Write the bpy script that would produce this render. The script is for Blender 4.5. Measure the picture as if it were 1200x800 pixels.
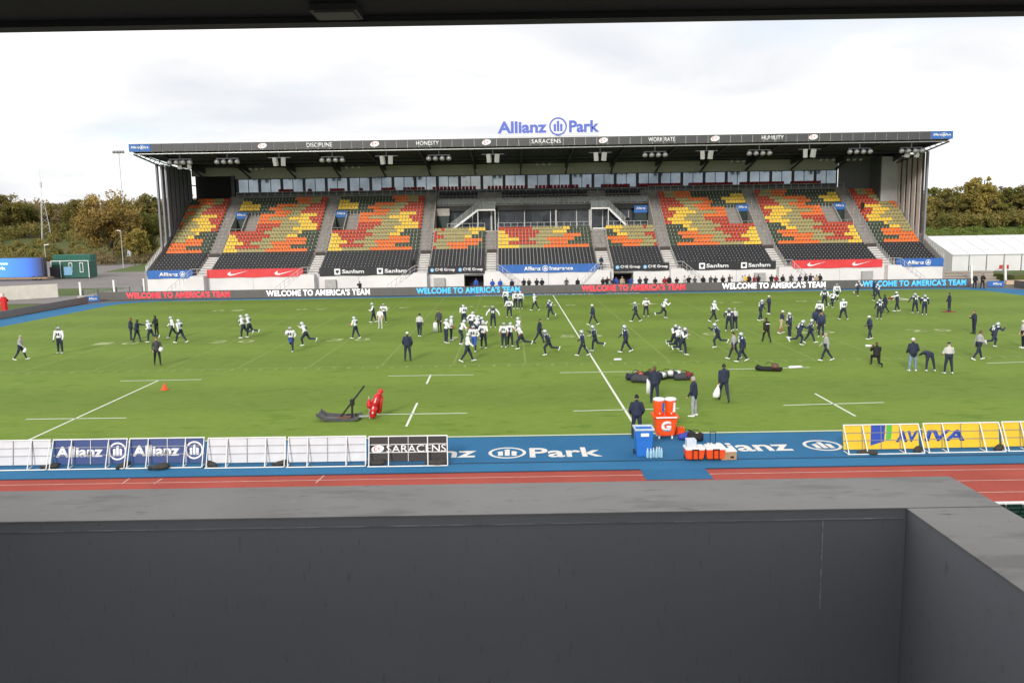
import bpy, bmesh, math, random
import numpy as np
from mathutils import Matrix, Vector
random.seed(7); RNG = np.random.default_rng(7)
for o in list(bpy.data.objects): bpy.data.objects.remove(o, do_unlink=True)
SC = bpy.context.scene
COL = SC.collection
R = math.radians
# ------------------------------------------------------------------ camera
CF, CPIT, CROL, CPOS = 975.0, 0.13654, -0.016, (-5.25, -33.57, 8.585)
cam_data = bpy.data.cameras.new('camera'); cam = bpy.data.objects.new('camera', cam_data); COL.objects.link(cam)
cam_data.sensor_width = 36; cam_data.sensor_fit = 'HORIZONTAL'; cam_data.lens = 36*CF/1200
cam_data.clip_start = 0.05; cam_data.clip_end = 6000
_c, _s = math.cos(CROL), math.sin(CROL)
_X = Vector((1, 0, 0)); _U = Vector((0, math.sin(CPIT), math.cos(CPIT))); _F = Vector((0, math.cos(CPIT), -math.sin(CPIT)))
_r = _c*_X + _s*_U; _u = -_s*_X + _c*_U
cam.matrix_world = Matrix(((_r.x, _u.x, -_F.x, CPOS[0]), (_r.y, _u.y, -_F.y, CPOS[1]), (_r.z, _u.z, -_F.z, CPOS[2]), (0, 0, 0, 1)))
SC.camera = cam
# ------------------------------------------------------------------ sky, sun, exposure
SUN_EL, SUN_AZ = R(24), R(197)          # compass style azimuth from +Y, clockwise: behind the camera, to the left
W = bpy.data.worlds.new('World'); SC.world = W; W.use_nodes = True
nt = W.node_tree; nt.nodes.clear()
def wn(t, **k):
    n = nt.nodes.new(t)
    for a, b in k.items(): setattr(n, a, b)
    return n
out = wn('ShaderNodeOutputWorld'); bg = wn('ShaderNodeBackground'); sky = wn('ShaderNodeTexSky', sky_type='NISHITA', sun_disc=False)
sky.sun_elevation = SUN_EL; sky.sun_rotation = SUN_AZ
tc = wn('ShaderNodeTexCoord'); sep = wn('ShaderNodeSeparateXYZ'); nt.links.new(tc.outputs['Generated'], sep.inputs[0])
addz = wn('ShaderNodeMath', operation='ADD'); addz.inputs[1].default_value = 0.22; ab = wn('ShaderNodeMath', operation='ABSOLUTE')
nt.links.new(sep.outputs['Z'], ab.inputs[0]); nt.links.new(ab.outputs[0], addz.inputs[0])
cmb = wn('ShaderNodeCombineXYZ')
for ax in 'XY':
    d = wn('ShaderNodeMath', operation='DIVIDE'); nt.links.new(sep.outputs[ax], d.inputs[0]); nt.links.new(addz.outputs[0], d.inputs[1]); nt.links.new(d.outputs[0], cmb.inputs[ax])
mp = wn('ShaderNodeMapping'); mp.inputs['Location'].default_value = (3.1, 1.7, 0); mp.inputs['Scale'].default_value = (0.8, 1.0, 1); nt.links.new(cmb.outputs[0], mp.inputs[0])
nz = wn('ShaderNodeTexNoise'); nz.inputs['Scale'].default_value = 1.25; nz.inputs['Detail'].default_value = 6; nz.inputs['Roughness'].default_value = 0.52; nz.inputs['Distortion'].default_value = 0.35
nt.links.new(mp.outputs[0], nz.inputs['Vector'])
cl = wn('ShaderNodeValToRGB'); nt.links.new(nz.outputs['Fac'], cl.inputs[0])
e = cl.color_ramp.elements; e[0].position = 0.36; e[0].color = (0.64, 0.655, 0.69, 1); e[1].position = 0.60; e[1].color = (1.02, 1.01, 1.0, 1)
m2 = e.new(0.48); m2.color = (0.745, 0.747, 0.755, 1)
nz2 = wn('ShaderNodeTexNoise'); nz2.inputs['Scale'].default_value = 0.9; nz2.inputs['Detail'].default_value = 4
mp2 = wn('ShaderNodeMapping'); mp2.inputs['Location'].default_value = (9.3, 4.2, 0); nt.links.new(cmb.outputs[0], mp2.inputs[0]); nt.links.new(mp2.outputs[0], nz2.inputs['Vector'])
gap = wn('ShaderNodeMapRange'); gap.inputs['From Min'].default_value = 0.58; gap.inputs['From Max'].default_value = 0.74; gap.inputs['To Min'].default_value = 0.02; gap.inputs['To Max'].default_value = 0.5
nt.links.new(nz2.outputs['Fac'], gap.inputs['Value'])
skm = wn('ShaderNodeMixRGB'); skm.blend_type = 'MULTIPLY'; skm.inputs[0].default_value = 1; skm.inputs[2].default_value = (0.13, 0.13, 0.13, 1); nt.links.new(sky.outputs[0], skm.inputs[1])
mx = wn('ShaderNodeMixRGB'); nt.links.new(gap.outputs[0], mx.inputs[0]); nt.links.new(cl.outputs[0], mx.inputs[1]); nt.links.new(skm.outputs[0], mx.inputs[2])
nt.links.new(mx.outputs[0], bg.inputs['Color']); bg.inputs['Strength'].default_value = 1.0; nt.links.new(bg.outputs[0], out.inputs[0])
sd = bpy.data.lights.new('sun', 'SUN'); sd.energy = 2.3; sd.angle = R(10); sd.color = (1.0, 0.95, 0.88)
sun = bpy.data.objects.new('sun', sd); COL.objects.link(sun)
_d = Vector((math.sin(SUN_AZ)*math.cos(SUN_EL), math.cos(SUN_AZ)*math.cos(SUN_EL), math.sin(SUN_EL)))
sun.rotation_euler = (-_d).to_track_quat('-Z', 'Y').to_euler(); sun.location = (0, -60, 80)
SC.view_settings.view_transform = 'Standard'; SC.view_settings.look = 'None'; SC.view_settings.exposure = 0.40; SC.view_settings.gamma = 1
SC.render.engine = 'CYCLES'
SC.cycles.max_bounces = 6; SC.cycles.diffuse_bounces = 3; SC.cycles.glossy_bounces = 3
# ------------------------------------------------------------------ helpers
def G(u, v, z=0.0):
    """where a photo pixel meets the level z (used to survey the ground)"""
    a, b = (u-600)/CF, (v-400)/CF
    a, b = _c*a + _s*b, -_s*a + _c*b
    y = math.cos(CPIT) - math.sin(CPIT)*b; zz = -math.sin(CPIT) - math.cos(CPIT)*b
    t = (z-CPOS[2])/zz
    return Vector((CPOS[0]+t*a, CPOS[1]+t*y, z))
MATS = {}
def mat(name, col, rough=0.7, metal=0.0, var=0.12, scale=3.0, bump=0.0, bscale=40.0, emit=None, estr=0.0, spec=0.4, stretch=None, col2=None):
    if name in MATS: return MATS[name]
    m = bpy.data.materials.new(name); m.use_nodes = True; t = m.node_tree; p = t.nodes['Principled BSDF']; MATS[name] = m
    p.inputs['Roughness'].default_value = rough; p.inputs['Metallic'].default_value = metal; p.inputs['Specular IOR Level'].default_value = spec
    c = (*col, 1)
    tcn = t.nodes.new('ShaderNodeTexCoord'); src = tcn.outputs['Object']
    if stretch:
        mpn = t.nodes.new('ShaderNodeMapping'); mpn.inputs['Scale'].default_value = stretch; t.links.new(src, mpn.inputs[0]); src = mpn.outputs[0]
    if var > 0:
        n = t.nodes.new('ShaderNodeTexNoise'); n.inputs['Scale'].default_value = scale; n.inputs['Detail'].default_value = 5; n.inputs['Roughness'].default_value = 0.6; t.links.new(src, n.inputs['Vector'])
        r = t.nodes.new('ShaderNodeValToRGB'); t.links.new(n.outputs['Fac'], r.inputs[0])
        lo = col2 if col2 else tuple(x*(1-var) for x in col)
        r.color_ramp.elements[0].position = 0.3; r.color_ramp.elements[1].position = 0.7
        r.color_ramp.elements[0].color = (*lo, 1); r.color_ramp.elements[1].color = (*(min(1, x*(1+var)) for x in col), 1)
        t.links.new(r.outputs[0], p.inputs['Base Color'])
    else: p.inputs['Base Color'].default_value = c
    if bump > 0:
        n2 = t.nodes.new('ShaderNodeTexNoise'); n2.inputs['Scale'].default_value = bscale; n2.inputs['Detail'].default_value = 4; t.links.new(src, n2.inputs['Vector'])
        b = t.nodes.new('ShaderNodeBump'); b.inputs['Strength'].default_value = bump; b.inputs['Distance'].default_value = 0.02; t.links.new(n2.outputs['Fac'], b.inputs['Height']); t.links.new(b.outputs[0], p.inputs['Normal'])
    if emit: p.inputs['Emission Color'].default_value = (*emit, 1); p.inputs['Emission Strength'].default_value = estr
    return m
def tag(o, label=None, cat=None, group=None, kind=None):
    if label: o['label'] = label
    if cat: o['category'] = cat
    if group: o['group'] = group
    if kind: o['kind'] = kind
    return o
def empty(name, loc=(0, 0, 0), rz=0.0):
    o = bpy.data.objects.new(name, None); COL.objects.link(o); o.location = loc; o.rotation_euler = (0, 0, rz); o.empty_display_size = 0.2
    return o
def link(name, me, parent=None, loc=None, rot=None, mtx=None):
    o = bpy.data.objects.new(name, me); COL.objects.link(o)
    if parent is not None: o.parent = parent
    if mtx is not None: o.matrix_local = mtx
    if loc is not None: o.location = loc
    if rot is not None: o.rotation_euler = rot
    return o
class MB:
    def __init__(s): s.v = []; s.f = []; s.mi = []
    def add(s, vs, fs, m=0):
        b = len(s.v); s.v += [tuple(v) for v in vs]; s.f += [tuple(b+i for i in f) for f in fs]; s.mi += [m]*len(fs); return s
    def box(s, x0, x1, y0, y1, z0, z1, m=0):
        vs = [(x, y, z) for z in (z0, z1) for y in (y0, y1) for x in (x0, x1)]
        return s.add(vs, [(0, 2, 3, 1), (4, 5, 7, 6), (0, 1, 5, 4), (2, 6, 7, 3), (0, 4, 6, 2), (1, 3, 7, 5)], m)
    def hexa(s, vs, m=0):   # 8 corners, bottom ccw then top ccw
        return s.add(vs, [(3, 2, 1, 0), (4, 5, 6, 7), (0, 1, 5, 4), (1, 2, 6, 5), (2, 3, 7, 6), (3, 0, 4, 7)], m)
    def tube(s, p0, p1, r0, r1=None, n=8, m=0):
        r1 = r0 if r1 is None else r1
        p0, p1 = Vector(p0), Vector(p1); d = (p1-p0).normalized(); a = d.orthogonal().normalized(); b = d.cross(a)
        vs = []
        for p, r in ((p0, r0), (p1, r1)):
            for i in range(n):
                t = 2*math.pi*i/n; vs.append(p + r*(math.cos(t)*a + math.sin(t)*b))
        return s.add(vs, [(i, (i+1) % n, n+(i+1) % n, n+i) for i in range(n)] + [tuple(range(n-1, -1, -1)), tuple(range(n, 2*n))], m)
    def bar(s, p0, p1, w, h=None, m=0):
        h = h or w; p0, p1 = Vector(p0), Vector(p1); d = (p1-p0).normalized()
        up = Vector((0, 0, 1)) if abs(d.z) < 0.95 else Vector((0, 1, 0))
        a = d.cross(up).normalized()*w/2; b = a.cross(d).normalized()*h/2
        return s.hexa([p0-a-b, p0+a-b, p1+a-b, p1-a-b, p0-a+b, p0+a+b, p1+a+b, p1-a+b], m)
    def ell(s, c, r, nu=12, nv=8, m=0, rot=None):
        c = Vector(c); vs = []; fs = []
        for j in range(nv+1):
            th = math.pi*j/nv
            for i in range(nu):
                ph = 2*math.pi*i/nu; q = Vector((r[0]*math.sin(th)*math.cos(ph), r[1]*math.sin(th)*math.sin(ph), r[2]*math.cos(th)))
                if rot: q = rot @ q
                vs.append(c+q)
        for j in range(nv):
            for i in range(nu): fs.append((j*nu+i, (j+1)*nu+i, (j+1)*nu+(i+1) % nu, j*nu+(i+1) % nu))
        return s.add(vs, fs, m)
    def lathe(s, c, prof, n=16, m=0, sx=1.0, sy=1.0):
        vs = []; fs = []
        for r, z in prof:
            for i in range(n):
                t = 2*math.pi*i/n; vs.append((c[0]+sx*r*math.cos(t), c[1]+sy*r*math.sin(t), c[2]+z))
        k = len(prof)
        for j in range(k-1):
            for i in range(n): fs.append((j*n+i, j*n+(i+1) % n, (j+1)*n+(i+1) % n, (j+1)*n+i))
        fs.append(tuple(range(n-1, -1, -1))); fs.append(tuple((k-1)*n+i for i in range(n)))
        return s.add(vs, fs, m)
    def prism(s, pts, y0, y1, m=0):   # outline in x,z (counter clockwise seen from -Y), extruded along y
        n = len(pts); vs = [(x, y0, z) for x, z in pts] + [(x, y1, z) for x, z in pts]
        return s.add(vs, [tuple(range(n)), tuple(range(2*n-1, n-1, -1))] + [(i, n+i, n+(i+1) % n, (i+1) % n) for i in range(n)], m)
    def prismx(s, pts, x0, x1, m=0):  # outline in y,z extruded along x
        n = len(pts); vs = [(x0, y, z) for y, z in pts] + [(x1, y, z) for y, z in pts]
        return s.add(vs, [tuple(range(n-1, -1, -1)), tuple(range(n, 2*n))] + [(i, (i+1) % n, n+(i+1) % n, n+i) for i in range(n)], m)
    def mesh(s, name, mats, smooth=False, bevel=0.0):
        me = bpy.data.meshes.new(name); me.from_pydata(s.v, [], s.f)
        for mm in (mats if isinstance(mats, (list, tuple)) else [mats]): me.materials.append(mm)
        if s.f: me.polygons.foreach_set('material_index', s.mi)
        if bevel > 0:
            bm = bmesh.new(); bm.from_mesh(me); bmesh.ops.remove_doubles(bm, verts=bm.verts, dist=1e-5)
            bmesh.ops.bevel(bm, geom=[e for e in bm.edges if len(e.link_faces) == 2 and e.calc_face_angle(0) > 0.5], offset=bevel, segments=2, affect='EDGES', clamp_overlap=True)
            bm.to_mesh(me); bm.free()
        if smooth: me.polygons.foreach_set('use_smooth', [True]*len(me.polygons))
        me.update(); return me
    def build(s, name, mats, parent=None, smooth=False, bevel=0.0, loc=None, rot=None):
        return link(name, s.mesh(name, mats, smooth, bevel), parent, loc, rot)
TEXTS = {}
def text_mesh(body, w, h, mats, depth=0.02, bold=0.0, shear=0.0, spacing=1.0):
    """lettering in the x,z plane facing -Y, centred, w wide and h high"""
    cu = bpy.data.curves.new('lettering', 'FONT'); cu.body = body; cu.size = 1; cu.offset = bold; cu.shear = shear; cu.space_character = spacing; cu.resolution_u = 3
    cu.align_x = 'CENTER'
    ob = bpy.data.objects.new('lettering_source', cu); COL.objects.link(ob)
    dg = bpy.context.evaluated_depsgraph_get(); me = bpy.data.meshes.new_from_object(ob.evaluated_get(dg))
    bpy.data.objects.remove(ob, do_unlink=True); bpy.data.curves.remove(cu)
    n = len(me.vertices); co = np.zeros(n*3); me.vertices.foreach_get('co', co); co = co.reshape(-1, 3)
    lo, hi = co.min(0), co.max(0); c = (lo+hi)/2; k = (hi-lo)
    new = np.zeros_like(co); new[:, 0] = (co[:, 0]-c[0])*w/k[0]; new[:, 2] = (co[:, 1]-c[1])*h/k[1]; new[:, 1] = 0
    me.vertices.foreach_set('co', new.ravel()); me.update(); me.materials.clear(); me.materials.append(mats)
    if depth <= 0:
        for p_ in me.polygons:
            if p_.normal.y > 0: me.flip_normals(); break
        me.update(); return me
    bm = bmesh.new(); bm.from_mesh(me)
    r = bmesh.ops.extrude_face_region(bm, geom=list(bm.faces)); bmesh.ops.translate(bm, vec=(0, -depth, 0), verts=[g for g in r['geom'] if isinstance(g, bmesh.types.BMVert)])
    bmesh.ops.recalc_face_normals(bm, faces=bm.faces); bm.to_mesh(me); bm.free(); me.update()
    return me
def ring2d(mb, cx, cz, r0, r1, y0, y1, n=28, sx=1.0, m=0):
    for i in range(n):
        t0, t1 = 2*math.pi*i/n, 2*math.pi*(i+1)/n
        q = [(cx+sx*r*math.cos(t), cz+r*math.sin(t)) for r, t in ((r0, t0), (r1, t0), (r1, t1), (r0, t1))]
        mb.prism(q, y0, y1, m)
def disc2d(mb, cx, cz, r, y0, y1, n=24, sx=1.0, m=0, rot=0.0):
    q = []
    for i in range(n):
        t = 2*math.pi*i/n; x, z = sx*r*math.cos(t), r*math.sin(t)
        q.append((cx+x*math.cos(rot)-z*math.sin(rot), cz+x*math.sin(rot)+z*math.cos(rot)))
    mb.prism(q, y0, y1, m)
def eagle_logo(cx, cz, r, y=0.0, d=0.02, sx=1.0):
    """ring with three upright bars, the middle one taller"""
    mb = MB(); ring2d(mb, cx, cz, r*0.83, r, y-d, y, sx=sx)
    for k, (h0, h1) in enumerate(((-0.52, 0.28), (-0.52, 0.62), (-0.52, 0.28))):
        x = cx+sx*r*(-0.36+0.36*k); w = sx*r*0.13
        top = [(x+w, cz+r*h1), (x-w*0.2, cz+r*h1), (x-w*(1.5 if k < 2 else 0.4), cz+r*(h1-0.14)), (x-w, cz+r*(h1-0.2))] if k < 2 else [(x+w*1.5, cz+r*(h1-0.16)), (x+w*0.2, cz+r*h1), (x-w, cz+r*h1)]
        if k == 2: pts = [(x-w, cz+r*h0), (x+w, cz+r*h0), (x+w, cz+r*(h1-0.2))] + top
        else: pts = [(x-w, cz+r*h0), (x+w, cz+r*h0)] + top
        mb.prism(pts, y-d, y)
    return mb
def crescent_logo(mb, cx, cz, r, y, d, mw=0, mr=1):
    """white oval with a red crescent and star"""
    disc2d(mb, cx, cz, r, y-d, y, sx=1.75, m=mw, rot=0.18)
    pts = []
    for i in range(13):
        t = R(70+220*i/12); pts.append((cx-0.35*r+0.75*r*math.cos(t), cz-0.02*r+0.72*r*math.sin(t)))
    for i in range(13):
        t = R(290-220*i/12); pts.append((cx-0.18*r+0.62*r*math.cos(t), cz+0.0*r+0.6*r*math.sin(t)))
    for i in range(12): mb.prism([pts[i], pts[i+1], pts[24-i], pts[25-i]][::1], y-2*d, y-d, mr)
    st = []
    for i in range(10):
        t = R(90+36*i); q = (0.42 if i % 2 == 0 else 0.17)*r; st.append((cx+0.35*r+q*math.cos(t), cz+0.15*r+q*math.sin(t)))
    mb.prism(st, y-2*d, y-d, mr)
# ------------------------------------------------------------------ shared materials
WHITE = mat('white_paint', (0.74, 0.74, 0.73), 0.55, var=0.06, scale=1.5)
WALLW = mat('white_render', (0.66, 0.65, 0.64), 0.8, var=0.08, scale=0.35)
PRINTW = mat('white_print', (0.8, 0.8, 0.8), 0.6, var=0.0)
STEEL = mat('galvanised_steel', (0.42, 0.43, 0.44), 0.45, 0.6, var=0.12, scale=4)
STEELP = mat('pale_rail_steel', (0.50, 0.50, 0.49), 0.5, 0.2, var=0.1, scale=4)
DARKST = mat('dark_grey_steel', (0.055, 0.058, 0.068), 0.5, 0.2, var=0.15, scale=2)
BLACK = mat('black_plastic', (0.012, 0.012, 0.013), 0.5, var=0.2, scale=6)
BLUEP = mat('banner_blue', (0.03, 0.125, 0.40), 0.6, var=0.1, scale=1.5)
REDP = mat('banner_red', (0.62, 0.045, 0.05), 0.6, var=0.12, scale=1.0)
BLKP = mat('banner_black', (0.022, 0.022, 0.026), 0.6, var=0.2, scale=1.5)
CONC = mat('pale_concrete', (0.36, 0.34, 0.31), 0.85, var=0.14, scale=1.2, bump=0.2)
CONCD = mat('grey_concrete', (0.20, 0.185, 0.175), 0.85, var=0.18, scale=0.9, bump=0.2)
GLASS = mat('window_glass', (0.25, 0.30, 0.35), 0.06, 0.75, var=0.3, scale=0.35)
ORANGE = mat('orange_plastic', (0.78, 0.075, 0.015), 0.38, var=0.05, scale=3)
# ------------------------------------------------------------------ ground, pitch, tracks (the setting)
def ground_mat(name, c1, c2, c3, big, fine, stretch=(1, 1, 1), rough=0.9, bump=0.5, fmix=0.5, band=0.0, spots=()):
    m = bpy.data.materials.new(name); m.use_nodes = True; t = m.node_tree; p = t.nodes['Principled BSDF']; p.inputs['Roughness'].default_value = rough; p.inputs['Specular IOR Level'].default_value = 0.25
    g = t.nodes.new('ShaderNodeTexCoord')
    a = t.nodes.new('ShaderNodeTexNoise'); a.inputs['Scale'].default_value = big; a.inputs['Detail'].default_value = 5; t.links.new(g.outputs['Object'], a.inputs['Vector'])
    ra = t.nodes.new('ShaderNodeValToRGB'); t.links.new(a.outputs['Fac'], ra.inputs[0]); ra.color_ramp.elements[0].position = 0.34; ra.color_ramp.elements[1].position = 0.66
    ra.color_ramp.elements[0].color = (*c1, 1); ra.color_ramp.elements[1].color = (*c2, 1)
    mp_ = t.nodes.new('ShaderNodeMapping'); mp_.inputs['Scale'].default_value = stretch; t.links.new(g.outputs['Object'], mp_.inputs[0])
    b = t.nodes.new('ShaderNodeTexNoise'); b.inputs['Scale'].default_value = fine; b.inputs['Detail'].default_value = 6; b.inputs['Roughness'].default_value = 0.7; t.links.new(mp_.outputs[0], b.inputs['Vector'])
    rb = t.nodes.new('ShaderNodeMapRange'); rb.inputs['From Min'].default_value = 0.3; rb.inputs['From Max'].default_value = 0.72; t.links.new(b.outputs['Fac'], rb.inputs['Value'])
    x = t.nodes.new('ShaderNodeMixRGB'); x.inputs[2].default_value = (*c3, 1); t.links.new(ra.outputs[0], x.inputs[1])
    ml = t.nodes.new('ShaderNodeMath'); ml.operation = 'MULTIPLY'; ml.inputs[1].default_value = fmix; t.links.new(rb.outputs[0], ml.inputs[0]); t.links.new(ml.outputs[0], x.inputs[0])
    last = x.outputs[0]
    if band > 0:   # mowing bands along the touchlines
        sx_ = t.nodes.new('ShaderNodeSeparateXYZ'); t.links.new(g.outputs['Object'], sx_.inputs[0])
        w = t.nodes.new('ShaderNodeMath'); w.operation = 'MULTIPLY'; w.inputs[1].default_value = 1/1.9; t.links.new(sx_.outputs['Y'], w.inputs[0])
        pg = t.nodes.new('ShaderNodeMath'); pg.operation = 'SINE'; t.links.new(w.outputs[0], pg.inputs[0])
        mr = t.nodes.new('ShaderNodeMapRange'); mr.inputs['From Min'].default_value = -0.5; mr.inputs['From Max'].default_value = 0.5; mr.inputs['To Min'].default_value = 1-band; mr.inputs['To Max'].default_value = 1+band*0.6; t.links.new(pg.outputs[0], mr.inputs['Value'])
        y = t.nodes.new('ShaderNodeMixRGB'); y.blend_type = 'MULTIPLY'; y.inputs[0].default_value = 1; t.links.new(last, y.inputs[1]); t.links.new(mr.outputs[0], y.inputs[2]); last = y.outputs[0]
    for ss, sst, th, sc_ in spots:      # scuffs and stains with edges of their own
        ms = t.nodes.new('ShaderNodeMapping'); ms.inputs['Scale'].default_value = sst; ms.inputs['Location'].default_value = (ss, 1.3, 0.7); t.links.new(g.outputs['Object'], ms.inputs[0])
        sn = t.nodes.new('ShaderNodeTexNoise'); sn.inputs['Scale'].default_value = ss; sn.inputs['Detail'].default_value = 5; sn.inputs['Roughness'].default_value = 0.65; t.links.new(ms.outputs[0], sn.inputs['Vector'])
        sr_ = t.nodes.new('ShaderNodeMapRange'); sr_.inputs['From Min'].default_value = th-0.04; sr_.inputs['From Max'].default_value = th+0.05; sr_.inputs['To Max'].default_value = 0.8; t.links.new(sn.outputs['Fac'], sr_.inputs['Value'])
        sx2 = t.nodes.new('ShaderNodeMixRGB'); sx2.inputs[2].default_value = (*sc_, 1); t.links.new(last, sx2.inputs[1]); t.links.new(sr_.outputs[0], sx2.inputs[0]); last = sx2.outputs[0]
    t.links.new(last, p.inputs['Base Color'])
    bp = t.nodes.new('ShaderNodeBump'); bp.inputs['Strength'].default_value = bump; bp.inputs['Distance'].default_value = 0.03; t.links.new(b.outputs['Fac'], bp.inputs['Height']); t.links.new(bp.outputs[0], p.inputs['Normal'])
    return m
TURF = ground_mat('turf', (0.106, 0.186, 0.015), (0.130, 0.212, 0.021), (0.182, 0.252, 0.042), 0.22, 2.6, (0.5, 1.6, 1), fmix=0.85, band=0.08, spots=((0.55, (1, 2.2, 1), 0.60, (0.100, 0.178, 0.014)), (1.7, (0.6, 1.8, 1), 0.64, (0.185, 0.245, 0.05))))
VERGE = ground_mat('verge_grass', (0.055, 0.10, 0.018), (0.085, 0.13, 0.025), (0.12, 0.13, 0.04), 0.05, 1.5, fmix=0.5)
ROUGHG = ground_mat('rough_hill_grass', (0.07, 0.085, 0.022), (0.13, 0.115, 0.05), (0.05, 0.08, 0.015), 0.03, 0.4, (0.4, 1.5, 1), fmix=0.6)
ASPH = ground_mat('asphalt', (0.13, 0.12, 0.115), (0.17, 0.155, 0.15), (0.10, 0.095, 0.09), 0.2, 4.0, fmix=0.4, bump=0.3)
ROADM = ground_mat('road_asphalt', (0.20, 0.18, 0.175), (0.25, 0.225, 0.22), (0.16, 0.15, 0.145), 0.1, 2.0, fmix=0.4, bump=0.2)
BLUET = ground_mat('blue_track', (0.014, 0.112, 0.245), (0.022, 0.142, 0.295), (0.034, 0.155, 0.295), 0.35, 9.0, fmix=0.5, bump=0.4)
BLUET2 = ground_mat('bright_blue_track', (0.020, 0.135, 0.285), (0.028, 0.165, 0.33), (0.045, 0.18, 0.33), 0.35, 9.0, fmix=0.5, bump=0.4)
REDT = ground_mat('red_track', (0.31, 0.05, 0.034), (0.38, 0.068, 0.048), (0.41, 0.11, 0.09), 0.4, 8.0, fmix=0.4, bump=0.4)
LINEP = mat('line_paint', (0.70, 0.72, 0.62), 0.8, var=0.12, scale=6)
LINEF = mat('faded_line_paint', (0.195, 0.265, 0.06), 0.9, var=0.2, scale=1.6)
LINEN = mat('worn_number_paint', (0.31, 0.365, 0.15), 0.9, var=0.3, scale=1.2)
LINET = mat('lane_line_paint', (0.55, 0.36, 0.32), 0.8, var=0.2, scale=3)
TRKTXT = mat('track_lettering_paint', (0.70, 0.67, 0.62), 0.8, var=0.12, scale=5)
def struct(o): o['kind'] = 'structure'; return o
def sheet(name, rects, z, m, parent=None):
    mb = MB()
    for (x0, x1, y0, y1) in rects: mb.add([(x0, y0, z), (x1, y0, z), (x1, y1, z), (x0, y1, z)], [(0, 1, 2, 3)])
    o = mb.build(name, m, parent)
    return o if parent else struct(o)
def rrect(x0, x1, y0, y1, r, n=10):
    pts = []
    for cx, cy, a0 in ((x1-r, y0+r, -90), (x1-r, y1-r, 0), (x0+r, y1-r, 90), (x0+r, y0+r, 180)):
        for i in range(n+1): t = R(a0+90*i/n); pts.append((cx+r*math.cos(t), cy+r*math.sin(t)))
    return pts
def polysheet(name, pts, z, m): return struct(MB().add([(x, y, z) for x, y in pts], [tuple(range(len(pts)))]).build(name, m))
sheet('ground', [(-2500, 2500, -400, 4000)], -0.06, VERGE)
sheet('apron', [(-60.5, 60, -22, 100)], -0.03, ASPH)
sheet('red_track', [(-120, 70, -9.0, -3), (-62.5, -58.4, 30, 70.5), (58.8, 62, 30, 70.5)], -0.02, REDT)
polysheet('blue_surround', rrect(-58.0, 58.2, -4.95, 73.4, 8), -0.012, BLUET2)
polysheet('blue_lettered_strip', rrect(-57.0, 56.6, -3.78, 0.5, 0.4), -0.006, BLUET)
sheet('blue_crossing_mat', [(-0.76, 1.54, -6.15, -4.9)], -0.008, BLUET)
pitch = polysheet('pitch', rrect(-53.6, 52.7, 0.0, 71.4, 5.5), 0.0, TURF)
# paint on the pitch
mk = MB()
def stripe(mb, a, b, w, z=0.005):
    a, b = Vector((a[0], a[1], z)), Vector((b[0], b[1], z)); n = Vector((-(b-a).y, (b-a).x, 0)).normalized()*w/2
    mb.add([a-n, b-n, b+n, a+n], [(0, 1, 2, 3)])
def pstripe(mb, p, q, w): stripe(mb, G(*p), G(*q), w)
for p, q in [((23, 520.2), (186, 445.6)), ((30, 491), (148, 489.6)), ((141, 446.4), (236, 444.6)), ((435, 485.5), (547, 484)), ((489, 472), (476, 499.6)), ((455, 440.5), (555, 439)),
             ((504.8, 439), (500, 449.6)), ((672, 481.4), (796, 478.4)), ((656, 436.6), (752, 435)), ((918, 474.8), (1036, 471.4)), ((955, 461), (1002.4, 487.4)), ((853, 432.6), (949, 430.4)), ((1156, 425.6), (1230, 423))]:
    pstripe(mk, p, q, 0.105)
stripe(mk, (0.0, 0.1), (0.0, 71.2), 0.115); stripe(mk, (-53.5, 0.14), (52.6, 0.14), 0.12); stripe(mk, (-48, 71.2), (47, 71.2), 0.12)
mk.build('line_marking', LINEP, pitch)
fm = MB()
for k in range(-11, 12):
    if k: stripe(fm, (k*4.57+0.15, 18.5), (k*4.57+0.15, 70.8), 0.11, 0.0045)
for k in range(-52, 50):
    stripe(fm, (k*0.914, 17.6), (k*0.914, 18.3), 0.16, 0.0045)
    if k % 5: stripe(fm, (k*0.914, 40.5), (k*0.914, 41.1), 0.1, 0.0045)
stripe(fm, (-50, 18.4), (48, 18.4), 0.12, 0.0045)
tag(fm.build('faded_yard_line', LINEF, pitch), kind='stuff')
for k in range(-5, 6):
    s = str(50-10*abs(k)) if abs(k) < 5 else None
    if not s: continue
    for y, flip in ((31.4, False), (57.4, True)):
        for i, ch in enumerate(s):
            me = text_mesh(ch, 1.25, 1.5, LINEN, 0.0, 0.02)
            rz = math.pi if flip else 0
            o = link('yard_number', me, pitch); o.rotation_euler = (-math.pi/2, 0, rz)
            o.location = (k*9.14+0.2+(1 if i else -1)*(1.05)*(-1 if flip else 1), y, 0.009)
# lane lines of the running track
ll = MB()
for y in (-5.55, -6.77, -7.99): stripe(ll, (-118, y), (68, y), 0.05, -0.015)
for p in ((143, 566, 154, 558), (180, 566, 190, 560), (370, 565, 380, 556)): stripe(ll, G(p[0], p[1])[:2], G(p[2], p[3])[:2], 0.05, -0.014)
struct(ll.build('lane_line', LINET))
sl = MB(); stripe(sl, (-56, -3.8), (56, -3.8), 0.10, -0.003); stripe(sl, (-56, -4.93), (-0.76, -4.93), 0.12, -0.004); stripe(sl, (1.54, -4.93), (56, -4.93), 0.12, -0.004)
struct(sl.build('track_seam', mat('dark_seam', (0.01, 0.04, 0.09), 0.8, var=0.1)))
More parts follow.
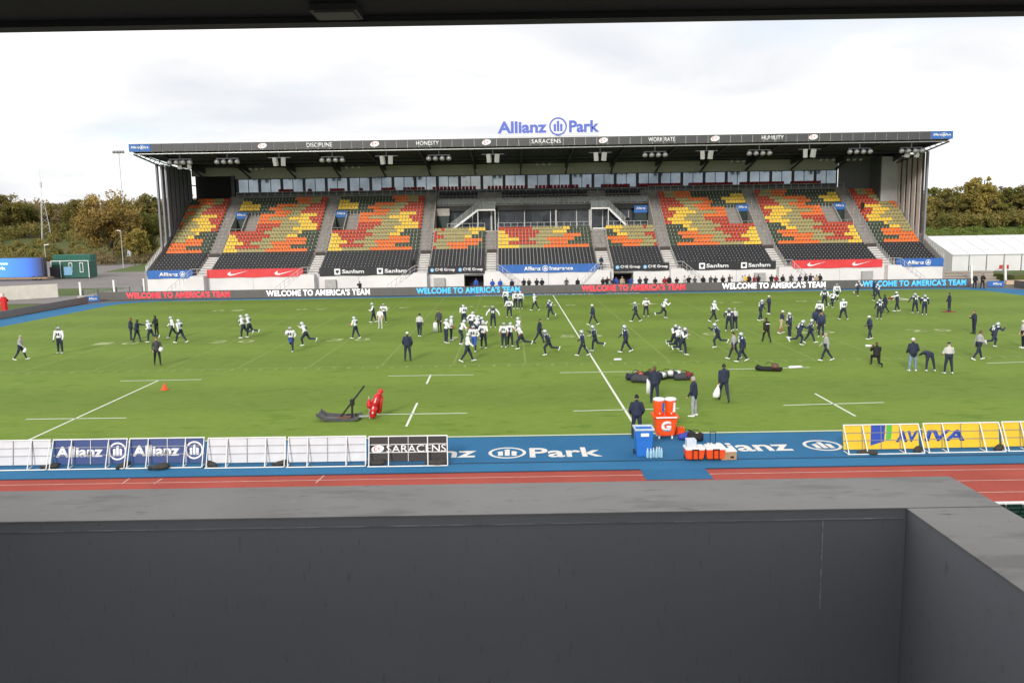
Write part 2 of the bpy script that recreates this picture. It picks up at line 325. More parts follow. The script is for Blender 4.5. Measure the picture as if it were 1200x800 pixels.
# lettering painted on the blue strip in front of the camera
tx = MB(); FLAT = Matrix.Rotation(-math.pi/2, 4, 'X')
strip = bpy.data.objects['blue_lettered_strip']
def flat_text(s, x, y, w, h):
    o = link('painted_lettering', text_mesh(s, w, h, TRKTXT, 0.0, 0.022), strip); o.rotation_euler = (-math.pi/2, 0, 0); o.location = (x, y, 0.0); return o
def flat_logo(x, y, r, sx):
    o = eagle_logo(0, 0, r, 0.001, 0.002, sx).build('painted_emblem', TRKTXT, strip); o.rotation_euler = (-math.pi/2, 0, 0); o.location = (x, y, -0.001)
flat_text('Allianz', -8.75, -2.35, 4.1, 1.35); flat_logo(-5.5, -2.45, 0.78, 0.93); flat_text('Park', -3.27, -2.5, 2.75, 1.35)
flat_text('Allianz', 3.35, -2.12, 4.2, 1.35); flat_logo(6.75, -2.1, 0.78, 0.93)
for x, w, s in ((-8.2, 3.6, 'Allianz'), (1.6, 7.5, 'Allianz Park'), (9.0, 4.5, 'Allianz')):
    o = link('painted_lettering', text_mesh(s, w, 0.9, TRKTXT, 0.0, 0.02), bpy.data.objects['blue_surround']); o.rotation_euler = (-math.pi/2, 0, 0); o.location = (x, 72.5, 0.0)
# roads and verges on the left
polysheet('road', [(-140, 96), (-62, 100), (-60.5, 110), (-62, 152), (-150, 158)], -0.04, ROADM)
polysheet('side_road', [(-112, 150), (-96, 150), (-108, 200), (-150, 235), (-190, 240), (-150, 205)], -0.045, ROADM)
polysheet('corner_paving', [(-72, 71), (-60.5, 71), (-60.5, 100), (-66, 100), (-66, 84), (-72, 84)], -0.028, ROADM)
# hillside on the left, bank on the right
def terrain(name, xs, ys, fz, m):
    mb = MB(); vs = [(x, y, fz(x, y)) for y in ys for x in xs]; n = len(xs)
    mb.add(vs, [(j*n+i, j*n+i+1, (j+1)*n+i+1, (j+1)*n+i) for j in range(len(ys)-1) for i in range(n-1)]); return struct(mb.build(name, m, smooth=True))
def hz(x, y):
    t = min(1, max(0, (y-232)/75.0)); t = t*t*(3-2*t)
    k = min(1, max(0, (-92-x)/45.0)); k = k*k*(3-2*k)
    return -0.3 + k*(8.0*t + min(9, max(0, (y-310)*0.05)) + 0.5*math.sin(x*0.07)*t)
terrain('hillside', np.linspace(-620, -88, 40), np.linspace(226, 600, 40), hz, ROUGHG)
def bz(x, y):
    t = min(1, max(0, (y-178)/26.0)); k = min(1, max(0, (x-74)/30.0)); k = k*k*(3-2*k)
    return -0.3 + k*(6.7*t + max(0, y-215)*0.012 + 0.2*math.sin(x*0.1)*t)
terrain('grass_bank', np.linspace(72, 420, 30), np.linspace(176, 520, 40), bz, VERGE)

# ------------------------------------------------------------------ near stand: parapet, roof, green seats
WALLD = ground_mat('charcoal_painted_wall', (0.215, 0.227, 0.25), (0.24, 0.252, 0.275), (0.198, 0.209, 0.23), 0.8, 2.2, (1.6, 1, 0.7), rough=0.55, bump=0.06, fmix=0.3, spots=((22, (3.0, 1, 0.5), 0.66, (0.15, 0.152, 0.158)), (8, (1, 1, 0.6), 0.70, (0.21, 0.195, 0.165))))
COPE = ground_mat('grey_coping', (0.265, 0.257, 0.247), (0.335, 0.325, 0.31), (0.225, 0.22, 0.212), 1.1, 3.5, (0.7, 1.4, 1), rough=0.75, bump=0.12, fmix=0.35, spots=((14, (0.6, 1.6, 1), 0.66, (0.13, 0.125, 0.12)), (8, (1, 1, 1), 0.68, (0.36, 0.355, 0.35)), (3.0, (0.6, 2, 1), 0.58, (0.205, 0.20, 0.193))))
ns = empty('near_stand', (-5, -31, 0)); tag(ns, 'charcoal parapet with grey coping and dark roof of the stand the viewer stands in', 'stand')
NSI = Matrix.Translation((5, 31, 0))
def npart(mb, name, m, **k):
    o = mb.build(name, m, **k); o.parent = ns; o.matrix_parent_inverse = NSI; return o
zc = 7.735; yi, yo, xi, xo = -31.17, -30.87, -4.075, -3.79
npart(MB().box(-24, xi+0.0, yi, yo-0.03, 4.6, zc-0.004), 'parapet_wall', WALLD)
npart(MB().box(xi+0.001, xo-0.03, -38, yo-0.032, 4.6, zc-0.005), 'parapet_wall', WALLD)
npart(MB().box(-24, xo, yi-0.002, yo, zc-0.0035, zc), 'coping_slab', COPE)
npart(MB().box(xi-0.002, xo, -38, yi-0.006, zc-0.0045, zc-0.001), 'coping_slab', COPE)
# paint edge, seam and stains on the wall
npart(MB().box(-24, xi-0.01, yi-0.0025, yi-0.0003, zc-0.0335, zc-0.031), 'paint_edge', mat('worn_paint_edge', (0.29, 0.30, 0.315), 0.8, var=0.5, scale=9))
npart(MB().box(-4.3275, -4.3235, yi-0.002, yi-0.0003, 7.42, zc-0.036), 'wall_seam', mat('seam_filler', (0.34, 0.35, 0.37), 0.8, var=0.5, scale=40))
stain = mat('rust_scuff', (0.085, 0.078, 0.066), 0.8, var=0.25, scale=30)
dark = mat('dirt_mark', (0.10, 0.10, 0.098), 0.85, var=0.3, scale=30)
npart(MB().box(-24, 0, -38.0, -31.2, 6.5, 6.6), 'balcony_floor', CONCD)
npart(MB().box(-8.3, -8.2, -38.9, yi, 6.6, 10.5), 'side_partition', WALLD)
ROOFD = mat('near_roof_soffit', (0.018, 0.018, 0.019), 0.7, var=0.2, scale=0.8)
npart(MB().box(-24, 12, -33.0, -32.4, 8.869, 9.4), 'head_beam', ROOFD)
npart(MB().box(-24, 12, -42.2, -42.0, 6.6, 13.6), 'sun_block_wall', mat('pale_sun_block', (0.5, 0.5, 0.5), 0.8, var=0.05))  # unseen wall added behind the camera to keep direct sun off the parapet
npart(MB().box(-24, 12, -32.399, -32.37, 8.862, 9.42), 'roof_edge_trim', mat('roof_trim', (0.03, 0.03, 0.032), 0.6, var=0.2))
lf = MB().box(-5.50, -5.44, -32.47, -32.42, 8.860, 8.8685).box(-5.495, -5.445, -32.465, -32.425, 8.8585, 8.8602, 1)
npart(lf, 'soffit_light', [mat('lamp_housing', (0.06, 0.06, 0.06), 0.5), mat('lamp_lens', (0.10, 0.10, 0.095), 0.5)])
# lower tier with green seats, seen past the right end of the parapet
tier = MB()
for k in range(8): tier.box(5, 20, -10.25-0.72*k, -9.53-0.72*k if k else -9.15, -0.95, -0.55+0.15*k)
npart(tier, 'lower_tier', CONC)
npart(MB().box(5, 20, -9.16, -9.02, -0.6, 0.03), 'front_kerb', WHITE)
GRSEAT = mat('dark_green_seat', (0.006, 0.032, 0.022), 0.4, var=0.15, scale=5)
gs = MB()
prof = [(0.0, 0.40), (0.05, 0.43), (0.10, 0.62), (0.13, 0.80), (0.10, 0.82), (0.06, 0.80), (0.02, 0.62), (-0.05, 0.47)]
gs.prismx([(-y, z) for y, z in prof], -0.22, 0.22); gs.box(-0.21, 0.21, 0.0, 0.34, 0.385, 0.43); gs.box(-0.03, 0.03, -0.04, 0.04, 0.0, 0.4)
gs.box(-0.21, 0.21, -0.142, -0.128, 0.70, 0.715)
gsm = gs.mesh('green_seat', GRSEAT, bevel=0.012)
for k in range(7):
    for i in range(26):
        o = link('seat', gsm, None, loc=(6.0+0.5*i, -9.85-0.72*k, -0.55+0.15*k)); o.parent = ns; o.matrix_parent_inverse = NSI
# ------------------------------------------------------------------ far grandstand
gst = empty('grandstand', (-0.6, 88, 0)); tag(gst, 'long roofed grandstand with camouflage-coloured seat rows across the far side of the pitch', 'grandstand')
GSI = Matrix.Translation((0.6, -88, 0))
def gp(name, mb, m, parent=None, **k):
    o = mb.build(name, m, **k); o.parent = parent or gst
    if parent is None: o.matrix_parent_inverse = GSI
    return o
def gl(name, me, loc=None, rot=None, parent=None):
    o = link(name, me, None, loc, rot); o.parent = parent or gst
    if parent is None: o.matrix_parent_inverse = GSI
    return o
XL, XR = -54.8, 53.6
AIS = [(-48.2, -46.6), (-33.05, -31.6), (-18.1, -16.6), (-8.65, -7.23), (6.7, 8.5), (16.0, 17.5), (30.7, 32.2), (45.3, 46.85)]
def ry(r): return 80.25+0.66*r if r < 8 else 85.6+0.72*(r-8)
def rz(r): return 2.7+0.3*r if r < 8 else 5.2+0.507*(r-8)
def rd(r): return 0.66 if r < 8 else 0.72
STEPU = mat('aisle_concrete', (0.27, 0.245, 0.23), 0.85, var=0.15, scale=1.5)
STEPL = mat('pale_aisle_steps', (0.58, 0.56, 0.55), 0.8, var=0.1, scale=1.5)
TIERM = mat('tier_concrete', (0.23, 0.22, 0.205), 0.85, var=0.12, scale=1.0)
VOM = {1: (-46.6, 1), 2: (-31.6, 1), 6: (30.7, -1), 7: (45.3, -1)}     # exits set into the wide blocks: edge x and direction
def tier_seg(mb, x0, x1, rows):
    for r in rows: mb.box(x0, x1, ry(r), ry(r)+rd(r)+0.02, rz(r)-0.62, rz(r))
lo = MB(); tier_seg(lo, XL, XR, range(8)); gp('lower_tier', lo, TIERM)
up = MB()
edges = [XL] + [e for a in AIS for e in a] + [XR]
tier_seg(up, XL, -46.6, range(8, 24)); tier_seg(up, 46.85, 51.0, range(8, 24)); tier_seg(up, 51.0, XR, range(8, 20))
for k, (ex, sg) in VOM.items():
    a, b = (AIS[k-1][1], AIS[k][1]) if sg > 0 else (AIS[k-1][0], AIS[k][0]) 
    v0, v1 = (ex, ex+1.9) if sg > 0 else (ex-1.9, ex)
    if sg > 0:
        tier_seg(up, v1, AIS[k][1], range(8, 24))
    else: tier_seg(up, AIS[k-1][0], v0, range(8, 24))
    tier_seg(up, v0, v1, list(range(8, 14))+list(range(19, 24)))
tier_seg(up, 45.3, 46.85, range(8, 24)); tier_seg(up, -16.6, 16.0, range(8, 14))
gp('upper_tier', up, TIERM)
# aisle steps
for k, (a, b) in enumerate(AIS):
    l, u = MB(), MB()
    for r in range(0, 8):
        l.box(a+0.05, b-0.05, ry(r), ry(r)+rd(r), rz(r)+0.003, rz(r)+0.05); l.box(a+0.05, b-0.05, ry(r)+rd(r)*0.5, ry(r)+rd(r), rz(r)+0.05, rz(r)+0.17)
    top = 14 if k in (3, 4) else 24
    for r in range(8, top):
        u.box(a+0.05, b-0.05, ry(r), ry(r)+rd(r), rz(r)+0.003, rz(r)+0.05); u.box(a+0.05, b-0.05, ry(r)+rd(r)*0.5, ry(r)+rd(r), rz(r)+0.05, rz(r)+0.27)
    gp('aisle_steps', l, STEPL); gp('aisle_steps', u, STEPU)
    gp('crossover_threshold', MB().box(a+0.05, b-0.05, 85.45, 85.598, 4.9, 5.5), mat('dark_threshold', (0.06, 0.05, 0.045), 0.8))
    hr = MB()
    for r in range(8, top-1, 3):
        c = (a+b)/2; hr.tube((c, ry(r)+0.1, rz(r)), (c, ry(r)+0.1, rz(r)+0.9), 0.025, n=6)
        if r+3 < top: hr.tube((c, ry(r)+0.1, rz(r)+0.9), (c, ry(r+2)+0.1, rz(r+2)+0.9), 0.025, n=6)
    gp('aisle_handrail', hr, STEEL)
# seats -----------------------------------------------------------------
SCOL = {'R': (0.44, 0.052, 0.022), 'O': (0.74, 0.15, 0.02), 'Y': (0.78, 0.51, 0.05), 'K': (0.34, 0.29, 0.115), 'D': (0.05, 0.068, 0.04), 'B': (0.024, 0.025, 0.029), 'M': (0.26, 0.016, 0.025)}
SM = {k: mat('seat_'+n, SCOL[k], 0.6, var=0.1, scale=0.8, spec=0.2) for k, n in (('R', 'red'), ('O', 'orange'), ('Y', 'yellow'), ('K', 'khaki'), ('D', 'dark_green'), ('B', 'black'), ('M', 'maroon'))}
SMI = {k: i for i, k in enumerate(SM)}
# colour runs per row from the top, (colour, x where the run ends) measured across one wide block
WIDE = ['D715O875K970R1035', 'Y345D735O870K968R1032', 'Y425D550O755K875R1030', 'Y395D510O630K840R1027', 'D560O715K805R1024', 'O655K775Y955R1021', 'O520K705Y890R1018', 'O635K770Y915R1015', 'R630K820Y975R1010', 'R535K750Y945R1006',
        'R465K780Y840D1003', 'Y215R550K710Y800D1000', 'Y230R480K705O895D996', 'Y285R380K565O865D993', 'Y215R465K590O755D990', 'Y265K525O915D987']
CLEFT = ['K360R400K670Y905', 'R305K710Y790D905', 'R420K630Y745D905', 'R340K630O865D905', 'K460O820D905', 'R330K490O700D905']
CMID = ['R320K490Y535D660', 'Y170R370K445Y515D660', 'Y195R345K490O590D660', 'Y245R300K400O565D660', 'Y200R350K425O520D660', 'Y245K375O625D660']
def runs(s):
    res = []; i = 0
    while i < len(s):
        c = s[i]; j = i+1
        while j < len(s) and s[j].isdigit(): j += 1
        res.append((c, float(s[i+1:j]))); i = j
    return res
def pick(rs, f, l, r):
    x = l+f*(r-l)
    for c, e_ in rs:
        if x < e_: return c
    return rs[-1][0]
seats = []    # x, row, colour
blocks = [(XL+0.25, -48.2), (-46.6, -33.05), (-31.6, -18.1), (-16.6, -8.65), (-7.23, 6.7), (8.5, 16.0), (17.5, 30.7), (32.2, 45.3), (46.85, XR-0.25)]
for bi, (a, b) in enumerate(blocks):
    n = int((b-a-0.1)/0.5); off = (b-a-n*0.5)/2
    for r in range(24):
        for i in range(n):
            x = a+off+0.25+0.5*i; f = (x-a)/(b-a)
            if r < 8: c = 'B'
            else:
                row = 23-r; l, rt = 235-8.67*row, 1035-3.3*row
                if bi in (3, 4, 5):
                    if r > 13: continue
                    q = row-10
                    if bi == 3: c = pick(runs(CLEFT[q]), f, 265, 905)
                    elif bi == 5: c = pick(runs(CLEFT[q]), 1-f, 265, 905)
                    else: c = pick(runs(CMID[q]), f, 125, 660)
                else:
                    g = f if bi in (1, 2) else 1-f
                    if bi == 0: g = 0.515+0.485*f
                    if bi == 8: g = 0.515+0.485*(1-f)
                    c = pick(runs(WIDE[row]), g, l, rt)
                    if bi in (1, 2) and 14 <= r <= 18 and x < a+3.7: continue
                    if bi in (6, 7) and 14 <= r <= 18 and x > b-3.7: continue
                    if bi == 8 and r > 19 and x > 50.9: continue
            seats.append((x, r, c))
def seat_geo(mb, x, y, z, m):
    mb.hexa([(x-0.215, y+0.34, z+0.42), (x+0.215, y+0.34, z+0.42), (x+0.215, y+0.39, z+0.42), (x-0.215, y+0.39, z+0.42), (x-0.205, y+0.43, z+0.84), (x+0.205, y+0.43, z+0.84), (x+0.205, y+0.48, z+0.82), (x-0.205, y+0.48, z+0.82)], m)
    mb.hexa([(x-0.205, y+0.24, z+0.40), (x+0.205, y+0.24, z+0.40), (x+0.205, y+0.33, z+0.38), (x-0.205, y+0.33, z+0.38), (x-0.205, y+0.28, z+0.74), (x+0.205, y+0.28, z+0.74), (x+0.205, y+0.34, z+0.72), (x-0.205, y+0.34, z+0.72)], m)
seats.sort(key=lambda s: s[1])
one = {}
for x, r, c in seats[:300]:
    if c not in one: mb = MB(); seat_geo(mb, 0, 0, 0, 0); one[c] = mb.mesh('seat', SM[c])
    gl('seat', one[c], loc=(x, ry(r)+0.12, rz(r)))
rest = MB()
for x, r, c in seats[300:]: seat_geo(rest, x, ry(r)+0.12, rz(r), SMI[c])
tag(gp('seat_rows', rest, list(SM.values())), kind='stuff')
brk = MB()   # pale seat brackets between the seats
for x, r, c in seats: brk.box(x-0.275, x-0.225, ry(r)+0.30, ry(r)+0.42, rz(r)+0.002, rz(r)+0.62)
tag(gp('seat_brackets', brk, STEELP), kind='stuff')
# front wall, side parapets, exits -----------------------------------------
FX = [XL, -11.62, -8.98, 8.74, 11.42, XR]
for a, b in ((FX[0], FX[1]), (FX[2], FX[3]), (FX[4], FX[5])):
    n = max(1, round((b-a)/7.6)); w = (b-a)/n
    for i in range(n): gp('front_wall_panel', MB().box(a+i*w+0.015, a+(i+1)*w-0.015, 79.95, 80.2, -0.02, 2.66), WALLW)
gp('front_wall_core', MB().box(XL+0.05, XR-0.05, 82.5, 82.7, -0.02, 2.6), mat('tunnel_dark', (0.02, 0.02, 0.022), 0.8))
for a, b in ((FX[1], FX[2]), (FX[3], FX[4])):
    gp('tunnel_lintel', MB().box(a, b, 79.95, 80.2, 2.28, 2.66), WALLW); gp('tunnel_side', MB().box(a-0.2, a-0.001, 80.21, 82.4, 0, 2.5), CONC); gp('tunnel_side', MB().box(b+0.001, b+0.2, 80.21, 82.4, 0, 2.5), CONC)
gp('front_deck', MB().box(XL, XR, 80.0, 80.3, 2.665, 2.72), STEPL)
for sx, x in ((-1, XL), (1, XR)):
    x0, x1 = (x-0.25, x) if sx < 0 else (x, x+0.25)
    pr = [(79.95, -0.02), (98, -0.02), (98, rz(23)+1.1), (97.4, rz(23)+1.0), (85.6, 6.0), (80.3, 3.5), (79.95, 3.4)]
    o = MB().prismx(pr, x0, x1); gp('side_wall', o, mat('end_wall_grey', (0.30, 0.285, 0.275), 0.8, var=0.1, scale=0.6))
    for i in range(12):
        t = i/11; y = 80.2+5.4*t; z = 3.4+2.5*t; gp('side_fence_post', MB().box(x0+0.05, x1-0.05, y-0.06, y+0.06, z, z+0.75), STEELP)
    gp('side_fence_rail', MB().bar(((x0+x1)/2, 80.1, 4.12), ((x0+x1)/2, 85.7, 6.7), 0.06), STEELP)
for k, (ex, sg) in VOM.items():
    v0, v1 = (ex+0.0, ex+1.9) if sg > 0 else (ex-1.9, ex)
    y0, y1 = ry(14), ry(19); zf = rz(14)-0.3
    gp('exit_floor', MB().box(v0, v1, y0, y1+1.5, zf-0.2, zf), CONCD)
    for xx in (v0, v1-0.14): gp('exit_side_wall', MB().prismx([(y0, zf), (y1, zf), (y1, rz(18)+0.95), (y0, rz(14)+0.55)], xx, xx+0.14), CONC)
    gp('exit_doorway', MB().box(v0+0.14, v1-0.14, y1-0.35, y1-0.25, zf, rz(18)+0.1), mat('exit_dark_green', (0.018, 0.032, 0.028), 0.5, var=0.3, scale=1.2))
    gp('exit_rail', MB().tube((v0+0.2, y0+0.1, zf+0.95), (v1-0.2, y0+0.1, zf+0.95), 0.025, n=6).tube((v0+0.95, y0+0.1, zf), (v0+0.95, y0+0.1, zf+0.95), 0.025, n=6), STEELP)
    bd = gp('exit_sign', MB().box(v0+0.05, v1-0.05, y1-0.48, y1-0.40, rz(18)+0.12, rz(18)+1.12), BLUEP)
    gl('lettering', text_mesh('Allianz', 1.3, 0.34, PRINTW, 0.01, 0.03), loc=((v0+v1)/2, y1-0.485, rz(18)+0.75))
    s0, s1 = (v1, v1+1.8) if sg > 0 else (v0-1.8, v0)
    st = MB()
    for r in range(14, 19): st.box(s0+0.02, s1, ry(r)+0.0, ry(r)+0.72, rz(r)+0.003, rz(r)+0.06); st.box(s0+0.02, s1, ry(r)+0.36, ry(r)+0.72, rz(r)+0.06, rz(r)+0.27)
    gp('exit_steps', st, STEPU)
# centre terrace, glazed lounge, balcony, stairs ------------------------------
TZ = 8.15
gp('terrace_floor', MB().box(-16.6, 16.0, ry(14), 95.6, TZ-0.3, TZ), CONC)
gp('terrace_kerb', MB().box(-16.4, -8.8, ry(14)-0.02, ry(14)+0.12, TZ+0.002, TZ+0.12).box(6.9, 15.8, ry(14)-0.02, ry(14)+0.12, TZ+0.002, TZ+0.14), WHITE)
for x0, x1 in ((-16.6, -16.45), (15.85, 16.0)): gp('terrace_side_wall', MB().prismx([(ry(14), TZ), (97, TZ), (97, 13.6), (95, 12.6), (ry(14), 8.9)], x0, x1), CONC)
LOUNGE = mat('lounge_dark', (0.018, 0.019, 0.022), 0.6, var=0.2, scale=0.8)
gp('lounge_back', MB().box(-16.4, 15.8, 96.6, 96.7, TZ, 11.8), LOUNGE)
nwin = 24
for i in range(nwin):
    a = -16.3+i*(32.0/nwin); b = a+32.0/nwin-0.12
    w_ = gp('lounge_window', MB().box(a, b, 95.70, 95.74, TZ+0.1, 11.05), mat('lounge_glass', (0.05, 0.058, 0.07), 0.08, 0.2, var=0.5, scale=0.5))
    gp('window_frame', MB().box(b, b+0.12, 95.66, 95.78, TZ, 11.1), STEELP if i % 3 == 0 else DARKST)
for x in (-8.1, -0.2+2.0, 6.95): gp('lounge_column', MB().tube((x, 95.3, TZ), (x, 95.3, 11.2), 0.16, n=12), STEELP)
gp('lounge_shadow_band', MB().box(-16.4, 15.8, 94.95, 95.1, 11.12, 11.88), BLACK)  # black strip stands in for the shadow band under the balcony
gp('balcony_slab', MB().box(-16.4, 15.8, 94.9, 97.6, 11.9, 12.02), CONCD)
bt = MB()
for y_, z_ in ((95.35, 12.5), (96.2, 13.15)): bt.box(-16.4, 15.8, y_, 97.19, z_-0.5, z_)
gp('balcony_tier', bt, TIERM)
bs = MB()
for a, b in ((-16.2, -9.6), (-6.5, 7.2), (9.4, 15.4)):
    for y_, z_ in ((95.5, 12.5), (96.35, 13.15)):
        for i in range(int((b-a)/0.55)): seat_geo(bs, a+0.3+0.55*i, y_, z_, 0)
tag(gp('balcony_seats', bs, SM['B']), kind='stuff')
BGLASS = mat('balustrade_glass', (0.15, 0.165, 0.165), 0.15, 0.0, var=0.3, scale=0.5)
def balustrade(name, p0, p1, h, n, glass=True, post=0.03, parent=None):
    mb = MB(); p0, p1 = Vector(p0), Vector(p1); up_ = Vector((0, 0, h))
    for i in range(n+1):
        p = p0.lerp(p1, i/n); mb.tube(p, p+up_, post, n=6)
    mb.tube(p0+up_, p1+up_, post, n=6)
    if glass:
        for i in range(n):
            a_, b_ = p0.lerp(p1, (i+0.08)/n), p0.lerp(p1, (i+0.92)/n); z1 = Vector((0, 0, 0.08)); z2 = Vector((0, 0, h-0.1)); t_ = Vector((0, 0.008, 0))
            mb.hexa([a_+z1, b_+z1, b_+z1+t_, a_+z1+t_, a_+z2, b_+z2, b_+z2+t_, a_+z2+t_], 1)
    else: mb.tube(p0+up_*0.5, p1+up_*0.5, post*0.6, n=6)
    return gp(name, mb, [STEELP, BGLASS])
balustrade('balcony_balustrade', (-16.2, 94.92, 12.03), (15.7, 94.92, 12.03), 0.95, 40)
balustrade('terrace_balustrade', (-7.1, ry(14)+0.3, TZ), (6.6, ry(14)+0.3, TZ), 1.05, 14, False, 0.035)
balustrade('terrace_balustrade', (-14.5, ry(14)+0.3, TZ), (-9.0, ry(14)+0.3, TZ), 1.05, 5, False, 0.035)
balustrade('terrace_balustrade', (9.0, ry(14)+0.3, TZ), (15.0, ry(14)+0.3, TZ), 1.05, 6, False, 0.035)
for sg, x0, x1, x2 in ((1, -14.2, -10.1, -7.5), (-1, 12.7, 9.6, 7.0)):
    st = MB(); n = 16
    for i in range(n):
        t0 = i/n; xa = x0+(x1-x0)*t0; xb = x0+(x1-x0)*(i+1)/n; z = TZ+(11.3-TZ)*(i+1)/n
        st.box(min(xa, xb), max(xa, xb), 93.5, 94.7, z-0.12, z)
    st.box(min(x1, x2), max(x1, x2), 93.5, 94.89, 11.18, 11.3)
    s_ = gp('terrace_stair', st, STEEL)
    sr = MB(); sr.bar((x0, 93.45, TZ+0.05), (x1, 93.45, 11.2), 0.08, 0.3); sr.bar((x1, 93.45, 11.2), (x2, 93.45, 11.2), 0.08, 0.26)
    for x in (x1, x2): sr.tube((x, 93.45, TZ), (x, 93.45, 11.2), 0.07, n=8)
    gp('stair_stringer', sr, WHITE)
    balustrade('stair_balustrade', (x0, 93.45, TZ+0.15), (x1, 93.45, 11.33), 1.0, 5); balustrade('stair_balustrade', (x1, 93.45, 11.33), (x2, 93.45, 11.33), 1.0, 3)
for x in (-15.4, 14.6):
    gp('terrace_exit_door', MB().box(x-0.9, x+0.9, 94.2, 94.3, TZ, 10.4), mat('exit_dark_green', (0.018, 0.032, 0.028)))
    gp('terrace_exit_head', MB().box(x-1.0, x+1.0, 94.1, 94.3, 10.42, 11.5), BLUEP if x > 0 else CONC)
gl('lettering', text_mesh('Allianz', 1.4, 0.36, PRINTW, 0.01, 0.03), loc=(14.6, 94.08, 11.1))
# back wall with windows --------------------------------------------------------
BEIGE = mat('beige_cladding', (0.45, 0.435, 0.395), 0.7, var=0.06, scale=0.4)
gp('rear_walkway', MB().box(-48.5, 47, 97.2, 99.5, 13.3, 13.9), CONCD)
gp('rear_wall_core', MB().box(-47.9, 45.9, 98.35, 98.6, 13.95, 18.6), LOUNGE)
for i in range(12):
    a = -47.9+i*93.8/12; gp('cladding_panel', MB().box(a+0.01, a+93.8/12-0.01, 98.1, 98.3, 16.62, 18.3), BEIGE)
nb = 27; bw = 93.4/nb
for i in range(nb):
    a = -47.6+i*bw
    gp('window_post', MB().box(a-0.18, a+0.18, 98.08, 98.3, 13.95, 16.6), DARKST)
    for j in range(2):
        x0 = a+0.2+j*(bw-0.4)/2+0.03; x1 = x0+(bw-0.4)/2-0.06
        d = (i in (11, 15) and j == 0)
        gp('window_pane', MB().box(x0, x1, 98.12+0.002*((i*7+j*3) % 5), 98.16+0.002*((i*7+j*3) % 5), 14.52, 16.5), GLASS)
    gp('window_mullion', MB().box(a+bw/2-0.05, a+bw/2+0.05, 98.09, 98.3, 13.95, 16.6), DARKST)
gp('window_head', MB().box(-47.8, 45.8, 98.06, 98.3, 16.52, 16.62), DARKST); gp('window_sill', MB().box(-47.8, 45.8, 98.04, 98.3, 13.91, 14.5), DARKST)
rs = MB()
for i in range(150):
    x = -41.5+0.57*i
    if i % 14 in (0, 13) or (x < -22 and i % 14 > 4 and i % 14 != 9) or abs(x+9.6) < 0.9 or abs(x-8.2) < 0.9 or x > 43: continue
    seat_geo(rs, x, 97.28, 14.12, 0)
gp('rear_closing_wall', MB().box(XL, 51, 97.13, 97.19, 6, 13.55), TIERM)
tag(gp('balcony_seats', rs, SM['M']), kind='stuff')
balustrade('rear_balustrade', (-47.5, 97.23, 13.6), (-16.6, 97.22, 13.6), 0.9, 26, False); balustrade('rear_balustrade', (16.2, 97.22, 13.6), (46.5, 97.22, 13.6), 0.9, 26, False); balustrade('rear_balustrade', (-16.2, 97.2, 13.4), (15.8, 97.2, 13.4), 0.9, 26, False)
# left opening and right boxed corner
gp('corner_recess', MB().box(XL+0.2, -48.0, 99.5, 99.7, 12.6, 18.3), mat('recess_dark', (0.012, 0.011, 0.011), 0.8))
gp('corner_recess_sill', MB().box(XL+0.2, -48.4, 97.2, 97.5, 13.25, 13.55), CONC)
gp('corner_recess_head', MB().box(XL+0.2, -47.9, 98.1, 98.3, 17.1, 18.4), BEIGE)
gp('corner_recess_post', MB().box(-48.4, -47.9, 97.6, 98.4, 13.3, 17.1), DARKST)
gp('corner_box', MB().box(51.0, XR-0.1, 94.3, 98, rz(19)+0.1, 18.2), mat('corner_box_grey', (0.56, 0.55, 0.545), 0.75, var=0.06, scale=0.5))
gp('corner_box_base', MB().box(50.95, XR-0.1, 94.22, 94.29, rz(19)+0.1, rz(19)+0.75), mat('corner_base', (0.30, 0.28, 0.26), 0.8))
gp('corner_dark_cladding', MB().box(45.95, 50.95, 98.0, 98.2, 13.0, 18.3), mat('anthracite_cladding', (0.13, 0.133, 0.14), 0.7, var=0.15))
gp('corner_dark_cladding', MB().box(50.85, 50.99, 94.32, 98.0, 11.0, 18.3), mat('anthracite_cladding', (0.13, 0.133, 0.14), 0.7))
# roof -----------------------------------------------------------------------------
RF, RB = 79.0, 100.0
SOFF = mat('roof_soffit', (0.045, 0.045, 0.047), 0.8, var=0.15, scale=0.5)
rf = MB().prismx([(RF+0.12, 19.35), (RB, 18.35), (RB, 18.9), (RF+0.12, 20.1)], XL-0.75, XR-0.05); roof = gp('roof', rf, SOFF)
FAS = mat('fascia_charcoal', (0.07, 0.07, 0.076), 0.5, 0.1, var=0.2, scale=0.25)
npan = 74; x0 = XL-0.75; pw = (XR-0.05-x0)/npan
pm = MB().box(0.04, pw-0.04, 0, 0.1, 0, 0.95).mesh('fascia_panel', FAS); pmb = MB().box(0.04, pw-0.04, 0, 0.1, 0, 0.95).mesh('fascia_panel', BLUEP)
for i in range(npan): gl('fascia_panel', pmb if i in (0, 1, 72, 73) else pm, loc=(x0+i*pw, RF, 19.25))
gp('fascia_backing', MB().box(x0, XR-0.05, RF+0.10, RF+0.119, 19.2, 20.2), STEELP)
gp('roof_capping', MB().box(x0-0.05, XR, RF-0.05, RF+0.25, 20.203, 20.25), STEELP)
for s_, a, b in (('DISCIPLINE', -31.99, -28.6), ('HONESTY', -17.5, -14.5), ('SARACENS', -2.25, 1.65), ('WORK RATE', 13.2, 16.75), ('HUMILITY', 28.2, 31.1)):
    gl('lettering', text_mesh(s_, b-a, 0.56, PRINTW, 0.02, 0.008), loc=((a+b)/2, RF-0.005, 19.73))
for x in (-37.85, -22.98, -8.21, 7.25, 22.03, 35.02):
    lg = MB(); crescent_logo(lg, 0, 0, 0.34, -0.005, 0.012); gl('club_emblem', lg.mesh('club_emblem', [PRINTW, REDP]), loc=(x, RF, 19.73))
